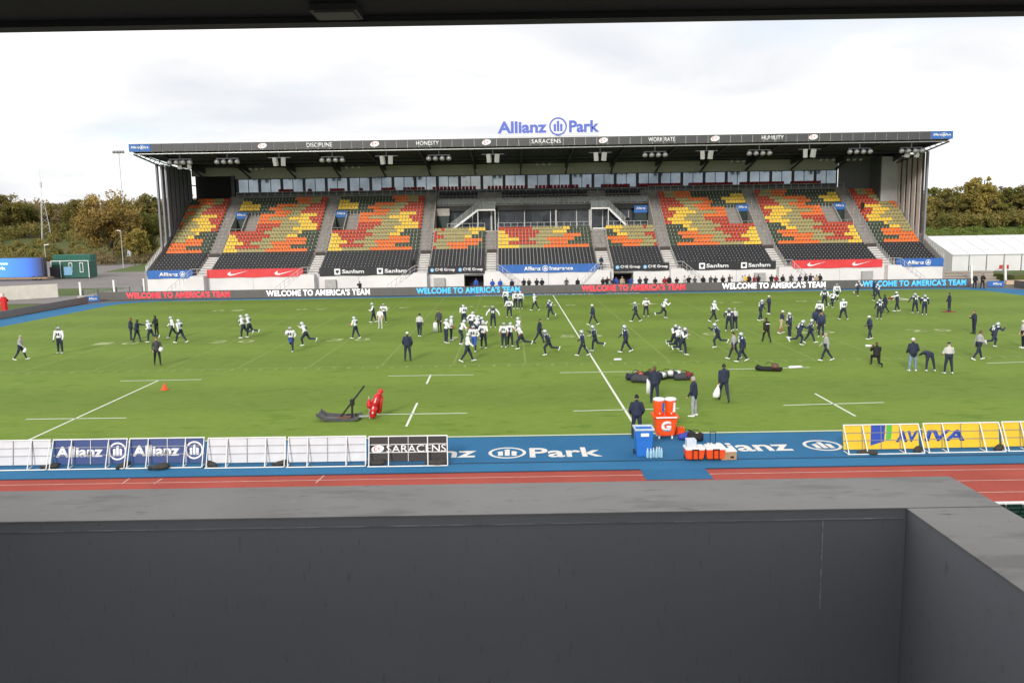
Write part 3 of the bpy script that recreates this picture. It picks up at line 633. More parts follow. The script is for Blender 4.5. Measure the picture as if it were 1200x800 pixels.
for x in (-54.05, 52.05):
    gl('lettering', text_mesh('Allianz', 1.15, 0.34, PRINTW, 0.015, 0.03), loc=(x-0.62, RF-0.005, 19.78)); gl('lettering', text_mesh('Park', 0.66, 0.34, PRINTW, 0.015, 0.03), loc=(x+0.86, RF-0.005, 19.75))
    gl('emblem', eagle_logo(0, 0, 0.26, -0.005, 0.015).mesh('emblem', PRINTW), loc=(x+0.24, RF, 19.77))
# letters standing on the roof
SIGNB = mat('sign_blue', (0.095, 0.135, 0.52), 0.4, var=0.06)
rsn = gp('roof_sign', MB().bar((-6.6, 79.5, 20.42), (6.7, 79.5, 20.42), 0.08).bar((-6.6, 79.5, 20.75), (6.7, 79.5, 20.75), 0.05), STEELP)
def letters(s_, x0_, x1_, zb, zt):
    w_ = [text_mesh(ch, 1, 1, SIGNB, 0.0).name for ch in '']  # keep order simple: one mesh per word, split by letter below
    cu = bpy.data.curves.new('w', 'FONT'); cu.body = s_; cu.offset = 0.035; cu.resolution_u = 4
    ob = bpy.data.objects.new('w', cu); COL.objects.link(ob); dg = bpy.context.evaluated_depsgraph_get(); me = bpy.data.meshes.new_from_object(ob.evaluated_get(dg)); bpy.data.objects.remove(ob, do_unlink=True)
    bm = bmesh.new(); bm.from_mesh(me); xs = [v.co.x for v in bm.verts]; ys = [v.co.y for v in bm.verts]; lx, hx, ly, hy = min(xs), max(xs), min(ys), max(ys)
    for v in bm.verts: v.co = Vector((x0_+(v.co.x-lx)/(hx-lx)*(x1_-x0_), 0, zb+(v.co.y-ly)/(hy-ly)*(zt-zb)))
    # islands, joined by overlapping x range into letters
    left = set(bm.faces); isl = []
    while left:
        st = [left.pop()]; cur = [st[0]]
        while st:
            f = st.pop()
            for e_ in f.edges:
                for g in e_.link_faces:
                    if g in left: left.remove(g); st.append(g); cur.append(g)
        isl.append(cur)
    isl = sorted([(min(v.co.x for f in c for v in f.verts), max(v.co.x for f in c for v in f.verts), c) for c in isl], key=lambda t: t[0]); grp = []
    for a, b, c in isl:
        if grp and a < grp[-1][1]-0.05: grp[-1] = (grp[-1][0], max(b, grp[-1][1]), grp[-1][2]+c)
        else: grp.append((a, b, c))
    for a, b, c in grp:
        idx = {}; vs = []; fs = []
        for f in c:
            q = []
            for v in f.verts:
                if v not in idx: idx[v] = len(vs); vs.append(v.co.copy())
                q.append(idx[v])
            fs.append(q)
        m_ = bpy.data.meshes.new('letter'); m_.from_pydata(vs, [], fs); b2 = bmesh.new(); b2.from_mesh(m_)
        r_ = bmesh.ops.extrude_face_region(b2, geom=list(b2.faces)); bmesh.ops.translate(b2, vec=(0, -0.18, 0), verts=[g for g in r_['geom'] if isinstance(g, bmesh.types.BMVert)]); bmesh.ops.recalc_face_normals(b2, faces=b2.faces); b2.to_mesh(m_); b2.free(); m_.materials.append(SIGNB)
        o = link('letter', m_, rsn, loc=(0, 79.45, 0)); o.matrix_parent_inverse = Matrix.Identity(4)
    bm.free()
letters('Allianz', -6.7, -0.2, 20.85, 22.4); letters('Park', 2.75, 6.75, 20.85, 22.4)
em = eagle_logo(1.3, 21.65, 1.18, 0, 0.18).build('emblem', SIGNB, rsn); em.location = (0, 79.45, 0)
# beams, front tube, lamps and loudspeakers below the roof
for i in range(16):
    x = -52.5+i*7.0 if i < 15 else XR-0.9
    bmn = MB(); bmn.prismx([(RF+0.6, 19.1), (98, 17.5), (98, 18.45), (RF+0.6, 19.3)], x-0.11, x+0.11)
    bmn.bar((x, 91.5, 18.2), (x+0.001, 98.2, 16.7), 0.18, 0.25)
    gp('roof_beam', bmn, DARKST)
for y, z in ((83.5, 18.95), (87.5, 18.75), (91.5, 18.5), (95.5, 18.3)): gp('roof_purlin', MB().box(XL-0.3, XR-0.3, y-0.1, y+0.1, z-0.05, z+0.22), DARKST)
gp('front_tube', MB().tube((XL-0.3, 79.6, 18.95), (XR-0.3, 79.6, 18.95), 0.09, n=10), STEEL)
for x in (XL-0.3, XR-0.35): 
    tr = MB(); tr.bar((x, 79.4, 18.9), (x, 97.5, 16.9), 0.16); tr.bar((x, 79.4, 19.2), (x, 97.5, 17.9), 0.12)
    for i in range(12): t = i/12; y = 79.6+17.6*t; tr.bar((x, y, 18.9-2.0*t), (x, y+0.9, 19.2-1.3*t), 0.06)
    gp('end_truss', tr, DARKST)
LAMPB = mat('lamp_grey', (0.20, 0.20, 0.205), 0.4, 0.4, var=0.1); LENS = mat('lamp_glass', (0.42, 0.42, 0.41), 0.15, 0.3, var=0.1)
lampm = MB(); lampm.lathe((0, 0, 0), [(0.10, 0.22), (0.18, 0.2), (0.30, 0.0), (0.34, -0.16), (0.33, -0.2)], 14); lampm.lathe((0, 0, -0.205), [(0.31, 0), (0.2, -0.06), (0.05, -0.09)], 14, 1)
lampmesh = lampm.mesh('lamp', [LAMPB, LENS], smooth=True)
spk = MB(); spk.box(-0.36, 0.36, -0.3, 0.3, -0.75, 0.75); spk.box(-0.31, 0.31, -0.305, -0.30, -0.7, 0.7, 1); spkmesh = spk.mesh('loudspeaker', [mat('speaker_white', (0.42, 0.42, 0.40), 0.6), mat('speaker_grille', (0.32, 0.32, 0.30), 0.7, var=0.2, scale=20)], bevel=0.02)
for i, x in enumerate((-49.1, -42.8, -35.9, -28.8, -21.6, -14.6, -7.4, -0.3, 6.9, 14.2, 21.1, 28.1, 34.8, 41.5, 48.4)):
    kind = 'LLSLSLSNSLSLSLL'[i]
    hg = MB().tube((x, 79.7, 18.95), (x, 79.7, 19.2), 0.1, n=8)
    if kind != 'N': hg.tube((x, 79.7, 18.2), (x, 79.7, 18.95), 0.07, n=8).bar((x-1.5, 79.7, 18.22), (x+1.5, 79.7, 18.22), 0.1)
    h_ = gp('lamp_hanger', hg, DARKST)
    if kind == 'L':
        for j in range(4): link('lamp', lampmesh, h_, loc=(x-1.35+0.9*j, 79.6, 17.85), rot=(R(-38), 0, 0)).scale = (1.08,)*3
        if i in (0, 14):
            for j in range(2): link('loudspeaker', spkmesh, h_, loc=(x-0.3+1.3*j, 80.1, 17.5), rot=(R(14), 0, R(20))).scale = (0.68,)*3
    elif kind == 'S':
        for j in (-1, 1): link('loudspeaker', spkmesh, h_, loc=(x+0.52*j, 79.7, 17.7), rot=(R(12), 0, R(22*j))).scale = (0.72,)*3
for x in (-42, -28, -0.3, 28, 41, 45):
    h_ = gp('lamp_hanger', MB().bar((x-1.5, 90, 17.9), (x+1.5, 90, 17.9), 0.1).tube((x, 90, 17.9), (x, 90, 18.4), 0.06, n=6), DARKST)
    for j in range(3): link('lamp', lampmesh, h_, loc=(x-0.9+0.9*j, 90, 17.65), rot=(R(-30), 0, 0))
# end screens of upright fins
FINM = mat('end_fin_grey', (0.20, 0.205, 0.235), 0.55, 0.0, var=0.12, scale=1.0); FINB = mat('end_fin_taupe', (0.60, 0.53, 0.49), 0.6, 0.0, var=0.12, scale=1.0)
for sx, x in ((-1, XL-0.05), (1, XR+0.05)):
    n = 8
    for i in range(n):
        y = 85.6+i*1.62; zb = rz(8)-0.3+max(0, (y-85.6))*0.69
        f = MB(); f.box(x-0.12, x+0.12, y, y+(0.5 if i == 0 else 0.95), 5.0 if i == 0 else zb, 18.2)
        gp('end_fin', f, FINM if i == 0 else (FINM if sx < 0 else FINB))
        if i not in (0, 1) or sx > 0: gp('end_infill', MB().box(x-0.03, x+0.03, y+0.97, y+1.6, zb, 18.1), mat('end_infill_dark', (0.075, 0.076, 0.085), 0.7, var=0.15))
    g_ = MB()
    for z in (9.2, 13.0, 15.8): g_.box(x-0.16, x+0.16, 85.6+max(0, (z-5.4)/0.69), 98, z-0.06, z+0.06)
    gp('end_screen_rail', g_, DARKST)
# stairs against the front wall
for xb, xt in ((-51.6, -48.3), (-37.0, -33.4), (-22.0, -18.2), (-3.6, -6.9), (3.9, 6.5), (21.2, 17.9), (35.3, 32.5), (50.6, 47.2)):
    st = MB(); n = 15
    for i in range(n):
        xa = xb+(xt-xb)*i/n; xe = xb+(xt-xb)*(i+1)/n; z = 2.68*(i+1)/n
        st.box(min(xa, xe), max(xa, xe), 78.75, 79.94, -0.02, z)
    sg = 1 if xt > xb else -1
    st.box(min(xt, xt+sg*1.6), max(xt, xt+sg*1.6), 78.75, 79.94, -0.02, 2.68); s_ = gp('entry_stair', st, WALLW)
    balustrade('entry_stair_rail', (xb, 78.78, 0.1), (xt, 78.78, 2.7), 0.95, 6, False, 0.035); balustrade('entry_stair_rail', (xt, 78.78, 2.7), (xt+sg*1.6, 78.78, 2.7), 0.95, 2, False, 0.035)
for x in (-29.8, -15.0, 28.6, 43.2): gp('vent_box', MB().box(x-0.75, x+0.75, 79.5, 79.93, 0.3, 1.9), mat('vent_grey', (0.36, 0.36, 0.35), 0.6, 0.2, var=0.1), bevel=0.03)
# banners hung along the front of the tier -------------------------------------------
def cloth(w, h, wav, seed):
    rr = random.Random(seed); ph = rr.random()*6; n = max(8, int(w*3)); mb = MB(); vs = []
    for y in (0.0, 0.03):
        for j in range(4):
            for i in range(n+1):
                x = -w/2+w*i/n; vs.append((x, y-wav*math.sin(x*2.1+ph)*(j/3.0)-wav*0.5*math.sin(x*5.3+ph), h/2-h*j/3.0-0.03*math.sin(x*1.3+ph)*(j/3)))
    k = 4*(n+1); fs = []
    for j in range(3):
        for i in range(n):
            a = j*(n+1)+i; fs.append((a, a+n+1, a+n+2, a+1)); fs.append((k+a, k+a+1, k+a+n+2, k+a+n+1))
    return mb.add(vs, fs)
def banner(x0_, x1_, zt, h, m, label, content):
    w_ = x1_-x0_; cx = (x0_+x1_)/2
    o = cloth(w_, h, 0.012, int(abs(cx)*10)).build('banner', m, None, smooth=True); o.location = (cx, 79.86, zt-h/2); tag(o, label, 'banner', 'banners along the front of the far stand')
    for kind, x, w2, h2, s_ in content:
        if kind == 't': c = link('lettering', text_mesh(s_, w2, h2, PRINTW, 0.01, 0.03), o, loc=(x, -0.03, 0))
        elif kind == 'e': c = link('emblem', eagle_logo(0, 0, h2/2, 0, 0.01).mesh('emblem', PRINTW), o, loc=(x, -0.03, 0))
        elif kind == 's':
            k = w2; pts = [(-0.5, -0.02), (-0.44, -0.16), (-0.30, -0.17), (0.5, 0.22), (-0.22, -0.05), (-0.34, -0.04), (-0.36, 0.06), (-0.33, 0.17), (-0.42, 0.10)]
            c = link('emblem', MB().prism([(px*k, pz*h2/0.45) for px, pz in pts], -0.01, 0).mesh('emblem', PRINTW), o, loc=(x, -0.03, -0.02))
        elif kind == 'q':
            q = MB(); q.box(-h2/2, h2/2, -0.01, 0, -h2/2, h2/2); q.prism([(-0.28*h2, 0.25*h2), (-0.28*h2, -0.05*h2), (0, -0.35*h2), (0.28*h2, -0.05*h2), (0.28*h2, 0.25*h2)], -0.016, -0.01, 1)
            c = link('emblem', q.mesh('emblem', [PRINTW, BLKP]), o, loc=(x, -0.03, 0))
        elif kind == 'g':
            q = MB(); disc2d(q, 0, 0, h2/2, -0.01, 0); ring2d(q, 0, 0, h2*0.18, h2*0.3, -0.016, -0.01, 16, m=1); c = link('emblem', q.mesh('emblem', [mat('globe_blue', (0.05, 0.30, 0.55), 0.5, var=0), PRINTW]), o, loc=(x, -0.03, 0))
    return o
BZ = 3.5
banner(-54.7, -48.5, BZ, 1.12, BLUEP, 'blue cloth banner with white lettering at the far left end of the far stand', [('t', -0.2, 2.6, 0.52, 'Allianz'), ('e', 1.7, 0, 0.75, '')])
banner(-46.6, -33.5, BZ, 1.12, REDP, 'red banner with two white ticks on the left half of the far stand', [('s', -2.3, 2.9, 0.75, ''), ('s', 4.1, 2.9, 0.75, '')])
banner(-31.3, -18.2, BZ, 1.12, BLKP, 'black banner reading Sanlam twice, left of the centre blocks', [('q', -4.1, 0, 0.8, ''), ('t', -1.95, 3.0, 0.55, 'Sanlam'), ('q', 1.7, 0, 0.8, ''), ('t', 3.85, 3.0, 0.55, 'Sanlam')])
banner(-16.5, -8.8, BZ, 1.12, BLKP, 'black banner with blue globe marks above the left tunnel mouth', [('g', -3.3, 0, 0.55, ''), ('t', -1.55, 2.7, 0.5, 'CME Group'), ('g', 0.5, 0, 0.55, ''), ('t', 2.25, 2.7, 0.5, 'CME Group')])
banner(-7.0, 6.75, BZ, 1.12, BLUEP, 'long blue banner reading Allianz Insurance below the middle block of seats', [('t', -2.2, 2.3, 0.55, 'Allianz'), ('e', -0.45, 0, 0.8, ''), ('t', 1.75, 3.2, 0.55, 'Insurance')])
banner(8.7, 16.3, BZ, 1.12, BLKP, 'black banner with blue globe marks above the right tunnel mouth', [('g', -3.25, 0, 0.55, ''), ('t', -1.5, 2.7, 0.5, 'CME Group'), ('g', 0.5, 0, 0.55, ''), ('t', 2.25, 2.7, 0.5, 'CME Group')])
banner(17.9, 30.8, BZ, 1.12, BLKP, 'black banner reading Sanlam twice, right of the centre blocks', [('q', -3.6, 0, 0.8, ''), ('t', -1.5, 3.0, 0.55, 'Sanlam'), ('q', 2.1, 0, 0.8, ''), ('t', 4.2, 3.0, 0.55, 'Sanlam')])
banner(33.0, 45.3, BZ, 1.12, REDP, 'red banner with two white ticks on the right half of the far stand', [('s', -2.8, 2.6, 0.7, ''), ('s', 3.3, 2.6, 0.7, '')])
banner(47.2, 53.6, BZ, 1.12, BLUEP, 'blue cloth banner with white lettering at the far right end of the far stand', [('t', -0.6, 2.3, 0.52, 'Allianz'), ('e', 1.1, 0, 0.75, '')])
# LED perimeter boards at the far touchline ---------------------------------------------
LEDB = mat('led_dark', (0.105, 0.098, 0.09), 0.5, var=0.1, scale=0.5)
LEDC = {'red': mat('led_red', (0.6, 0.03, 0.04), 0.5, var=0, emit=(1.0, 0.06, 0.09), estr=0.75), 'white': mat('led_white', (0.8, 0.8, 0.8), 0.5, var=0, emit=(1, 1, 1), estr=0.6), 'blue': mat('led_blue', (0.05, 0.35, 0.7), 0.5, var=0, emit=(0.06, 0.42, 0.85), estr=0.8)}
spl = [-58.6, -39.3, -20.5, -0.2, 19.8, 38.0, 54.2]; mid = [-48.3, -30.2, -10.8, 10.55, 28.7, 46.85]
nm = ['scrolling red letters at its left end', 'white letters left of the middle', 'pale blue letters left of the halfway line', 'scrolling red letters right of the halfway line', 'white letters right of the middle', 'pale blue letters at its right end']
for i in range(6):
    t = empty('led_board', ((spl[i]+spl[i+1])/2, 73.9, 0)); tag(t, 'far touchline LED board with '+nm[i], 'led board', 'LED boards along the far touchline')
    w_ = spl[i+1]-spl[i]; n = max(2, round(w_/1.95)); pwid = w_/n
    pmesh = MB().box(-pwid/2+0.006, pwid/2-0.006, -0.05, 0.06, 0.04, 1.1).mesh('display_panel', LEDB)
    for j in range(n): link('display_panel', pmesh, t, loc=(-w_/2+pwid*(j+0.5), 0, 0))
    link('support_frame', MB().box(-w_/2, w_/2, 0.065, 0.12, 0.0, 0.9).mesh('support_frame', DARKST), t)
    link('lettering', text_mesh("WELCOME TO AMERICA'S TEAM", 13.4, 0.80, LEDC[('red', 'white', 'blue')[i % 3]], 0.008, 0.035, spacing=1.06), t, loc=(mid[i]-(spl[i]+spl[i+1])/2, -0.052, 0.60))
# ------------------------------------------------------------------ trees
def leaf_mat(name, c1, c2, c3):
    m = bpy.data.materials.new(name); m.use_nodes = True; t = m.node_tree; p = t.nodes['Principled BSDF']; p.inputs['Roughness'].default_value = 0.75; p.inputs['Specular IOR Level'].default_value = 0.2
    at = t.nodes.new('ShaderNodeAttribute'); at.attribute_name = 'tone'
    r = t.nodes.new('ShaderNodeValToRGB'); e_ = r.color_ramp.elements; e_[0].color = (*c1, 1); e_[1].color = (*c3, 1); q = e_.new(0.5); q.color = (*c2, 1)
    t.links.new(at.outputs['Fac'], r.inputs[0]); t.links.new(r.outputs[0], p.inputs['Base Color'])
    tl = t.nodes.new('ShaderNodeBsdfTranslucent'); t.links.new(r.outputs[0], tl.inputs['Color']); ms_ = t.nodes.new('ShaderNodeMixShader'); ms_.inputs[0].default_value = 0.4; t.links.new(p.outputs[0], ms_.inputs[1]); t.links.new(tl.outputs[0], ms_.inputs[2]); t.links.new(ms_.outputs[0], t.nodes['Material Output'].inputs['Surface'])
    return m
BARK = mat('bark', (0.10, 0.082, 0.065), 0.9, var=0.3, scale=2)
LM = {'olive': leaf_mat('leaf_olive', (0.127, 0.132, 0.035), (0.214, 0.19, 0.053), (0.326, 0.24, 0.087)), 'bronze': leaf_mat('leaf_bronze', (0.19, 0.147, 0.048), (0.317, 0.225, 0.066), (0.46, 0.31, 0.111)),
      'green': leaf_mat('leaf_green', (0.133, 0.15, 0.037), (0.209, 0.207, 0.05), (0.305, 0.257, 0.083)), 'brown': leaf_mat('leaf_brown', (0.167, 0.132, 0.067), (0.242, 0.185, 0.097), (0.333, 0.255, 0.133)), 'hedge': leaf_mat('leaf_hedge', (0.111, 0.165, 0.031), (0.169, 0.229, 0.047), (0.234, 0.273, 0.078)), 'gold': leaf_mat('leaf_gold', (0.207, 0.185, 0.048), (0.317, 0.255, 0.064), (0.445, 0.34, 0.095))}
def leaf_cloud(rng, centres, radii, n, size, tone0):
    k = len(centres); idx = rng.integers(0, k, n); d = rng.normal(size=(n, 3)); d /= np.linalg.norm(d, axis=1)[:, None]
    rad = rng.random(n)**0.45; c = centres[idx]+d*rad[:, None]*radii[idx][:, None]*np.array([1, 1, 0.8])
    a = rng.normal(size=(n, 3)); a /= np.linalg.norm(a, axis=1)[:, None]; b = np.cross(a, d+0.3*rng.normal(size=(n, 3))); b /= np.linalg.norm(b, axis=1)[:, None]+1e-6
    s = size*(0.5+rng.random(n))[:, None]; q = rng.random((n, 1))*0.6+0.5
    v = np.stack([c-a*s*0.5, c+b*s*0.35*q, c+a*s*0.55, c-b*s*0.3*q], 1).reshape(-1, 3)
    tone = np.clip(tone0[idx]+rng.normal(size=n)*0.16, 0, 1); return v, tone
def crown_mesh(name, verts, tone, m):
    n = len(verts)//4; me = bpy.data.meshes.new(name); me.vertices.add(n*4); me.vertices.foreach_set('co', verts.ravel()); me.loops.add(n*4); me.loops.foreach_set('vertex_index', np.arange(n*4, dtype=np.int32))
    me.polygons.add(n); me.polygons.foreach_set('loop_start', np.arange(0, n*4, 4, dtype=np.int32)); me.polygons.foreach_set('loop_total', np.full(n, 4, dtype=np.int32))
    at = me.attributes.new('tone', 'FLOAT', 'FACE'); at.data.foreach_set('value', tone.astype(np.float32)); me.materials.append(m); me.update(calc_edges=True); return me
def limb(mb, p, d, ln, r, depth, rr, tips):
    q = p+d*ln; mb.tube(p, q, r, r*0.68, n=6)
    if depth == 0: tips.append(q); return
    for _ in range(rr.choice((2, 3, 3))):
        nd = (d+Vector((rr.uniform(-1, 1), rr.uniform(-1, 1), rr.uniform(-0.15, 0.75)))*0.75).normalized(); limb(mb, q, nd, ln*rr.uniform(0.6, 0.85), r*0.62, depth-1, rr, tips)
def make_tree(seed, h, w, leafm, n=5200, size=0.62, trunk=0.22, sparse=1.0):
    rng = np.random.default_rng(seed); rr = random.Random(seed); mb = MB(); tips = []
    limb(mb, Vector((0, 0, -0.5)), Vector((0.03, 0, 1)), h*trunk+0.5, h*0.024, 0, rr, tips); base = Vector((0.03*h*trunk, 0, h*trunk)); tips = []
    for k in range(5):
        a = 2*math.pi*(k+rr.random()*0.6)/5; limb(mb, base, Vector((math.cos(a)*0.75, math.sin(a)*0.75, rr.uniform(0.5, 1.1))).normalized(), h*0.2, h*0.013, 2, rr, tips)
    limb(mb, base, Vector((0, 0, 1)), h*0.3, h*0.016, 2, rr, tips)
    cs = []; rs_ = []; tn = []
    K = 64
    for k in range(K):
        d = rng.normal(size=3); d /= np.linalg.norm(d); t = rng.random()**0.4
        c = np.array([d[0]*w*0.42*t, d[1]*w*0.42*t, h*(0.55+0.38*d[2]*t)]); c[2] = max(c[2], h*0.16)
        cs.append(c); rs_.append(w*rng.uniform(0.07, 0.17)); tn.append(rng.uniform(0.15, 0.85))
    for tp in tips[::2]: cs.append(np.array(tp)); rs_.append(w*rng.uniform(0.05, 0.1)); tn.append(rng.uniform(0.2, 0.8))
    v, tone = leaf_cloud(rng, np.array(cs), np.array(rs_), int(n*sparse), size, np.array(tn))
    return mb.mesh('trunk', BARK, smooth=True), crown_mesh('crown', v, tone, LM[leafm])
def tree(proto, loc, s, rz_, label, group='trees beyond the ground', sz=1.0):
    t = empty('tree', loc, rz_); t.scale = (s, s, s*sz); tag(t, label, 'tree', group); link('trunk', proto[0], t); link('crown', proto[1], t); return t
T = {'oak': make_tree(1, 20, 20, 'bronze', 11000, 0.7, 0.2), 'o1': make_tree(2, 18, 15, 'olive', 8500, 0.8), 'o2': make_tree(3, 17, 14, 'green', 8500, 0.8), 'b1': make_tree(4, 16, 13, 'brown', 7000, 0.65, sparse=0.9), 'g1': make_tree(5, 17, 13, 'gold', 8000, 0.75), 'o3': make_tree(6, 19, 17, 'olive', 9500, 0.8)}
def at(u, Y, zf):
    a = (u-600)/CF; x = CPOS[0]+a*(Y-CPOS[1])*1.0; return (x, Y, zf(x, Y))
flat = lambda x, y: -0.06
tree(T['oak'], (-122.5, 213, -0.1), 1.08, 0.4, 'large bronze oak beside the tall floodlight mast left of the far stand')
tree(T['g1'], at(166, 205, flat), 0.62, 1.0, 'small golden tree between the oak and the left end screen of the stand')
tree(T['o2'], at(172, 226, flat), 0.98, 2.1, 'green tree half hidden behind the left end screen of the stand')
hz2 = lambda x, y: hz(x, y)-0.2
left = [(-8, 318, 'o1', 1.0, 'dark olive tree cut by the left edge of the picture'), (16, 312, 'o3', 1.02, 'tallest rounded olive tree on the left hillside'), (36, 322, 'o2', 0.92, 'green tree on the hill just left of the lattice mast'), (52, 330, 'b1', 0.8, 'thin brown tree directly behind the lattice mast'),
        (70, 320, 'o1', 0.82, 'olive tree on the hill just right of the lattice mast'), (86, 316, 'b1', 0.95, 'bare brownish tree midway between lattice mast and oak'), (101, 308, 'o3', 0.86, 'broad olive tree touching the left side of the oak'), (150, 300, 'o2', 0.9, 'green tree on the skyline right of the floodlight mast'), (182, 318, 'o1', 0.95, 'olive tree furthest right on the left hillside')]
for i, (u, Y, k, s_, lb) in enumerate(left): tree(T[k], at(u, Y, hz2), s_, i*1.3, lb)
bz2 = lambda x, y: bz(x, y)-0.2
right = [(1078, 214, 'g1', 0.62, 'small golden tree against the right end screen of the stand'), (1092, 222, 'o2', 0.78, 'green tree right of the far stand end'), (1108, 216, 'o1', 0.68, 'low olive tree above the left end of the marquee'), (1126, 224, 'o3', 0.70, 'olive tree left of the tall golden tree behind the marquee'), (1145, 212, 'g1', 0.90, 'tallest golden tree on the bank behind the marquee'),
         (1164, 226, 'b1', 0.82, 'dark brown tree right of the tall golden tree'), (1182, 220, 'o2', 0.74, 'green tree near the right edge behind the marquee'), (1203, 216, 'o1', 0.76, 'olive tree cut by the right edge of the picture')]
for i, (u, Y, k, s_, lb) in enumerate(right): tree(T[k], at(u, Y, bz2), s_, 0.7+i*1.1, lb)
# masses of scrub and far wood that read as one
def scrub(name, spots, leafm, n, size, label, cat):
    rng = np.random.default_rng(len(spots)+n); cs = np.array([[x, y, z+r*0.45] for x, y, z, r in spots]); rs_ = np.array([r for *_, r in spots]); v, tone = leaf_cloud(rng, cs, rs_, n, size, rng.uniform(0.1, 0.9, len(spots)))
    o = link(name, crown_mesh(name, v, tone, LM[leafm])); tag(o, label, cat, kind='stuff'); return o
rg = random.Random(4)
sp = []
for i in range(150):
    u = rg.uniform(-40, 230); Y = rg.uniform(335, 380); x, y, z = at(u, Y, hz); sp.append((x, y, z+rg.uniform(2, 9), rg.uniform(3.5, 6)))
scrub('far_wood', sp, 'brown', 14000, 1.3, 'brownish far wood filling the skyline behind the hillside trees', 'wood')
sp = []
for i in range(120):
    u = rg.uniform(-30, 200); Y = rg.uniform(232, 300); x, y, z = at(u, Y, hz); sp.append((x, y, z, rg.uniform(1.4, 3.0)))
for i in range(130):
    u = rg.uniform(-30, 200); x, y, z = at(u, rg.uniform(296, 316), hz); sp.append((x, y, z+rg.uniform(0, 3.5), rg.uniform(2.0, 3.6)))
scrub('hillside_scrub', sp, 'olive', 30000, 0.85, 'olive scrub and brambles along the foot of the left hillside', 'scrub')
sp = []
for i in range(60):
    u = rg.uniform(70, 190); x, y, z = at(u, rg.uniform(190, 235), flat); sp.append((x, y, z+0.3, rg.uniform(1.2, 2.8)))
scrub('hedge_scrub', sp, 'brown', 7000, 0.6, 'brown hedge scrub around the foot of the oak', 'scrub')
sp = []
for i in range(140):
    u = rg.uniform(1068, 1240); x, y, z = at(u, rg.uniform(232, 262), bz); sp.append((x, y, z+rg.uniform(0.5, 8), rg.uniform(2.5, 4.5)))
scrub('right_wood', sp, 'olive', 14000, 0.95, 'dense mixed wood behind the trees on the right bank', 'wood')
sp = []
for i in range(130):
    u = rg.uniform(1070, 1240); x, y, z = at(u, rg.uniform(203, 214), bz); sp.append((x, y, z+rg.uniform(-0.3, 2.6), rg.uniform(1.2, 2.4)))
scrub('bank_undergrowth', sp, 'olive', 16000, 0.7, 'olive undergrowth along the top of the right grass bank', 'scrub')
sp = []
for i in range(340):
    u = rg.uniform(1068, 1230); x, y, z = at(u, rg.uniform(180, 203), bz); sp.append((x, y, z-0.5, rg.uniform(0.9, 1.4)))
scrub('bank_hedge', sp, 'hedge', 34000, 0.45, 'clipped green hedge covering the right bank above the marquee', 'hedge')
# ------------------------------------------------------------------ masts and lamps
MASTP = mat('mast_galvanised', (0.68, 0.68, 0.68), 0.5, 0.1, var=0.05)
MASTW = mat('mast_pale', (0.5, 0.5, 0.49), 0.5, 0.2, var=0.08)
def floodmast():
    x, y, z = -118.8, 214.0, -0.1; t = empty('floodlight_mast', (x, y, z)); tag(t, 'tall pale floodlight mast in front of the oak, left of the far stand', 'floodlight mast')
    H = 32.0; link('pole', MB().tube((0, 0, 0), (0, 0, H), 0.28, 0.12, n=12).mesh('pole', MASTW, smooth=True), t); link('base_cabinet', MB().box(0.3, 1.3, -0.4, 0.4, 0, 8.0/2).mesh('base_cabinet', STEEL), t)
    h_ = link('headframe', MB().bar((-1.6, 0, H), (1.6, 0, H), 0.14).bar((-1.6, 0, H-0.8), (1.6, 0, H-0.8), 0.1).mesh('headframe', STEEL), t)
    for k in range(4): link('lamp', lampmesh, h_, loc=(-1.3+0.87*k, -0.1, H+0.15), rot=(R(-50), 0, 0)).scale = (1.4, 1.4, 1.4)
floodmast()
def lattice():
    loc = at(60, 296, hz2); t = empty('lattice_mast', loc); tag(t, 'thin three-legged lattice mast rising above the left hillside trees', 'mast')
    H = 29.0; zb = 15.0
    for k in range(3):
        a = 2*math.pi*k/3+0.4; p = Vector((2.2*math.cos(a), 2.2*math.sin(a), 0)); link('leg', MB().tube(p, (p.x*0.3, p.y*0.3, zb), 0.10, 0.06, n=6).mesh('leg', MASTP), t)
    br = MB()
    for j in range(5):
        z = 2.5*j+1; f = 1-0.7*z/zb
        for k in range(3):
            a, b = 2*math.pi*k/3+0.4, 2*math.pi*(k+1)/3+0.4; br.tube((2.2*f*math.cos(a), 2.2*f*math.sin(a), z), (2.2*(f-0.11)*math.cos(b), 2.2*(f-0.11)*math.sin(b), z+2.3), 0.03, n=5)
    link('bracing', br.mesh('bracing', MASTP), t); link('upper_pole', MB().tube((0, 0, zb-1), (0, 0, H), 0.12, 0.05, n=8).mesh('upper_pole', MASTP), t)
    link('antenna', MB().box(-0.3, 0.3, -0.3, 0.3, zb+5, zb+7).mesh('antenna', MASTW), t)
lattice()
def street_lamp(x, y, H, label, arm=1):
    t = empty('street_lamp', (x, y, -0.05)); tag(t, label, 'street lamp', 'street lamps on the left road')
    link('pole', MB().tube((0, 0, 0), (0, 0, H), 0.1, 0.06, n=8).mesh('pole', MASTW), t)
    l = link('lamp_head', MB().hexa([(0, -0.14, H-0.05), (arm*0.95, -0.16, H+0.1), (arm*0.95, 0.16, H+0.1), (0, 0.14, H-0.05), (0, -0.1, H+0.12), (arm*0.9, -0.1, H+0.24), (arm*0.9, 0.1, H+0.24), (0, 0.1, H+0.12)] if arm > 0 else [(-0.95, -0.16, H+0.1), (0, -0.14, H-0.05), (0, 0.14, H-0.05), (-0.95, 0.16, H+0.1), (-0.9, -0.1, H+0.24), (0, -0.1, H+0.12), (0, 0.1, H+0.12), (-0.9, 0.1, H+0.24)]).mesh('lamp_head', WHITE), t)
street_lamp(-99.5, 136, 6.5, 'short street lamp rising behind the green cabin', 1)
street_lamp(-101.5, 174, 9.2, 'taller street lamp on the grass by the bronze oak', -1)
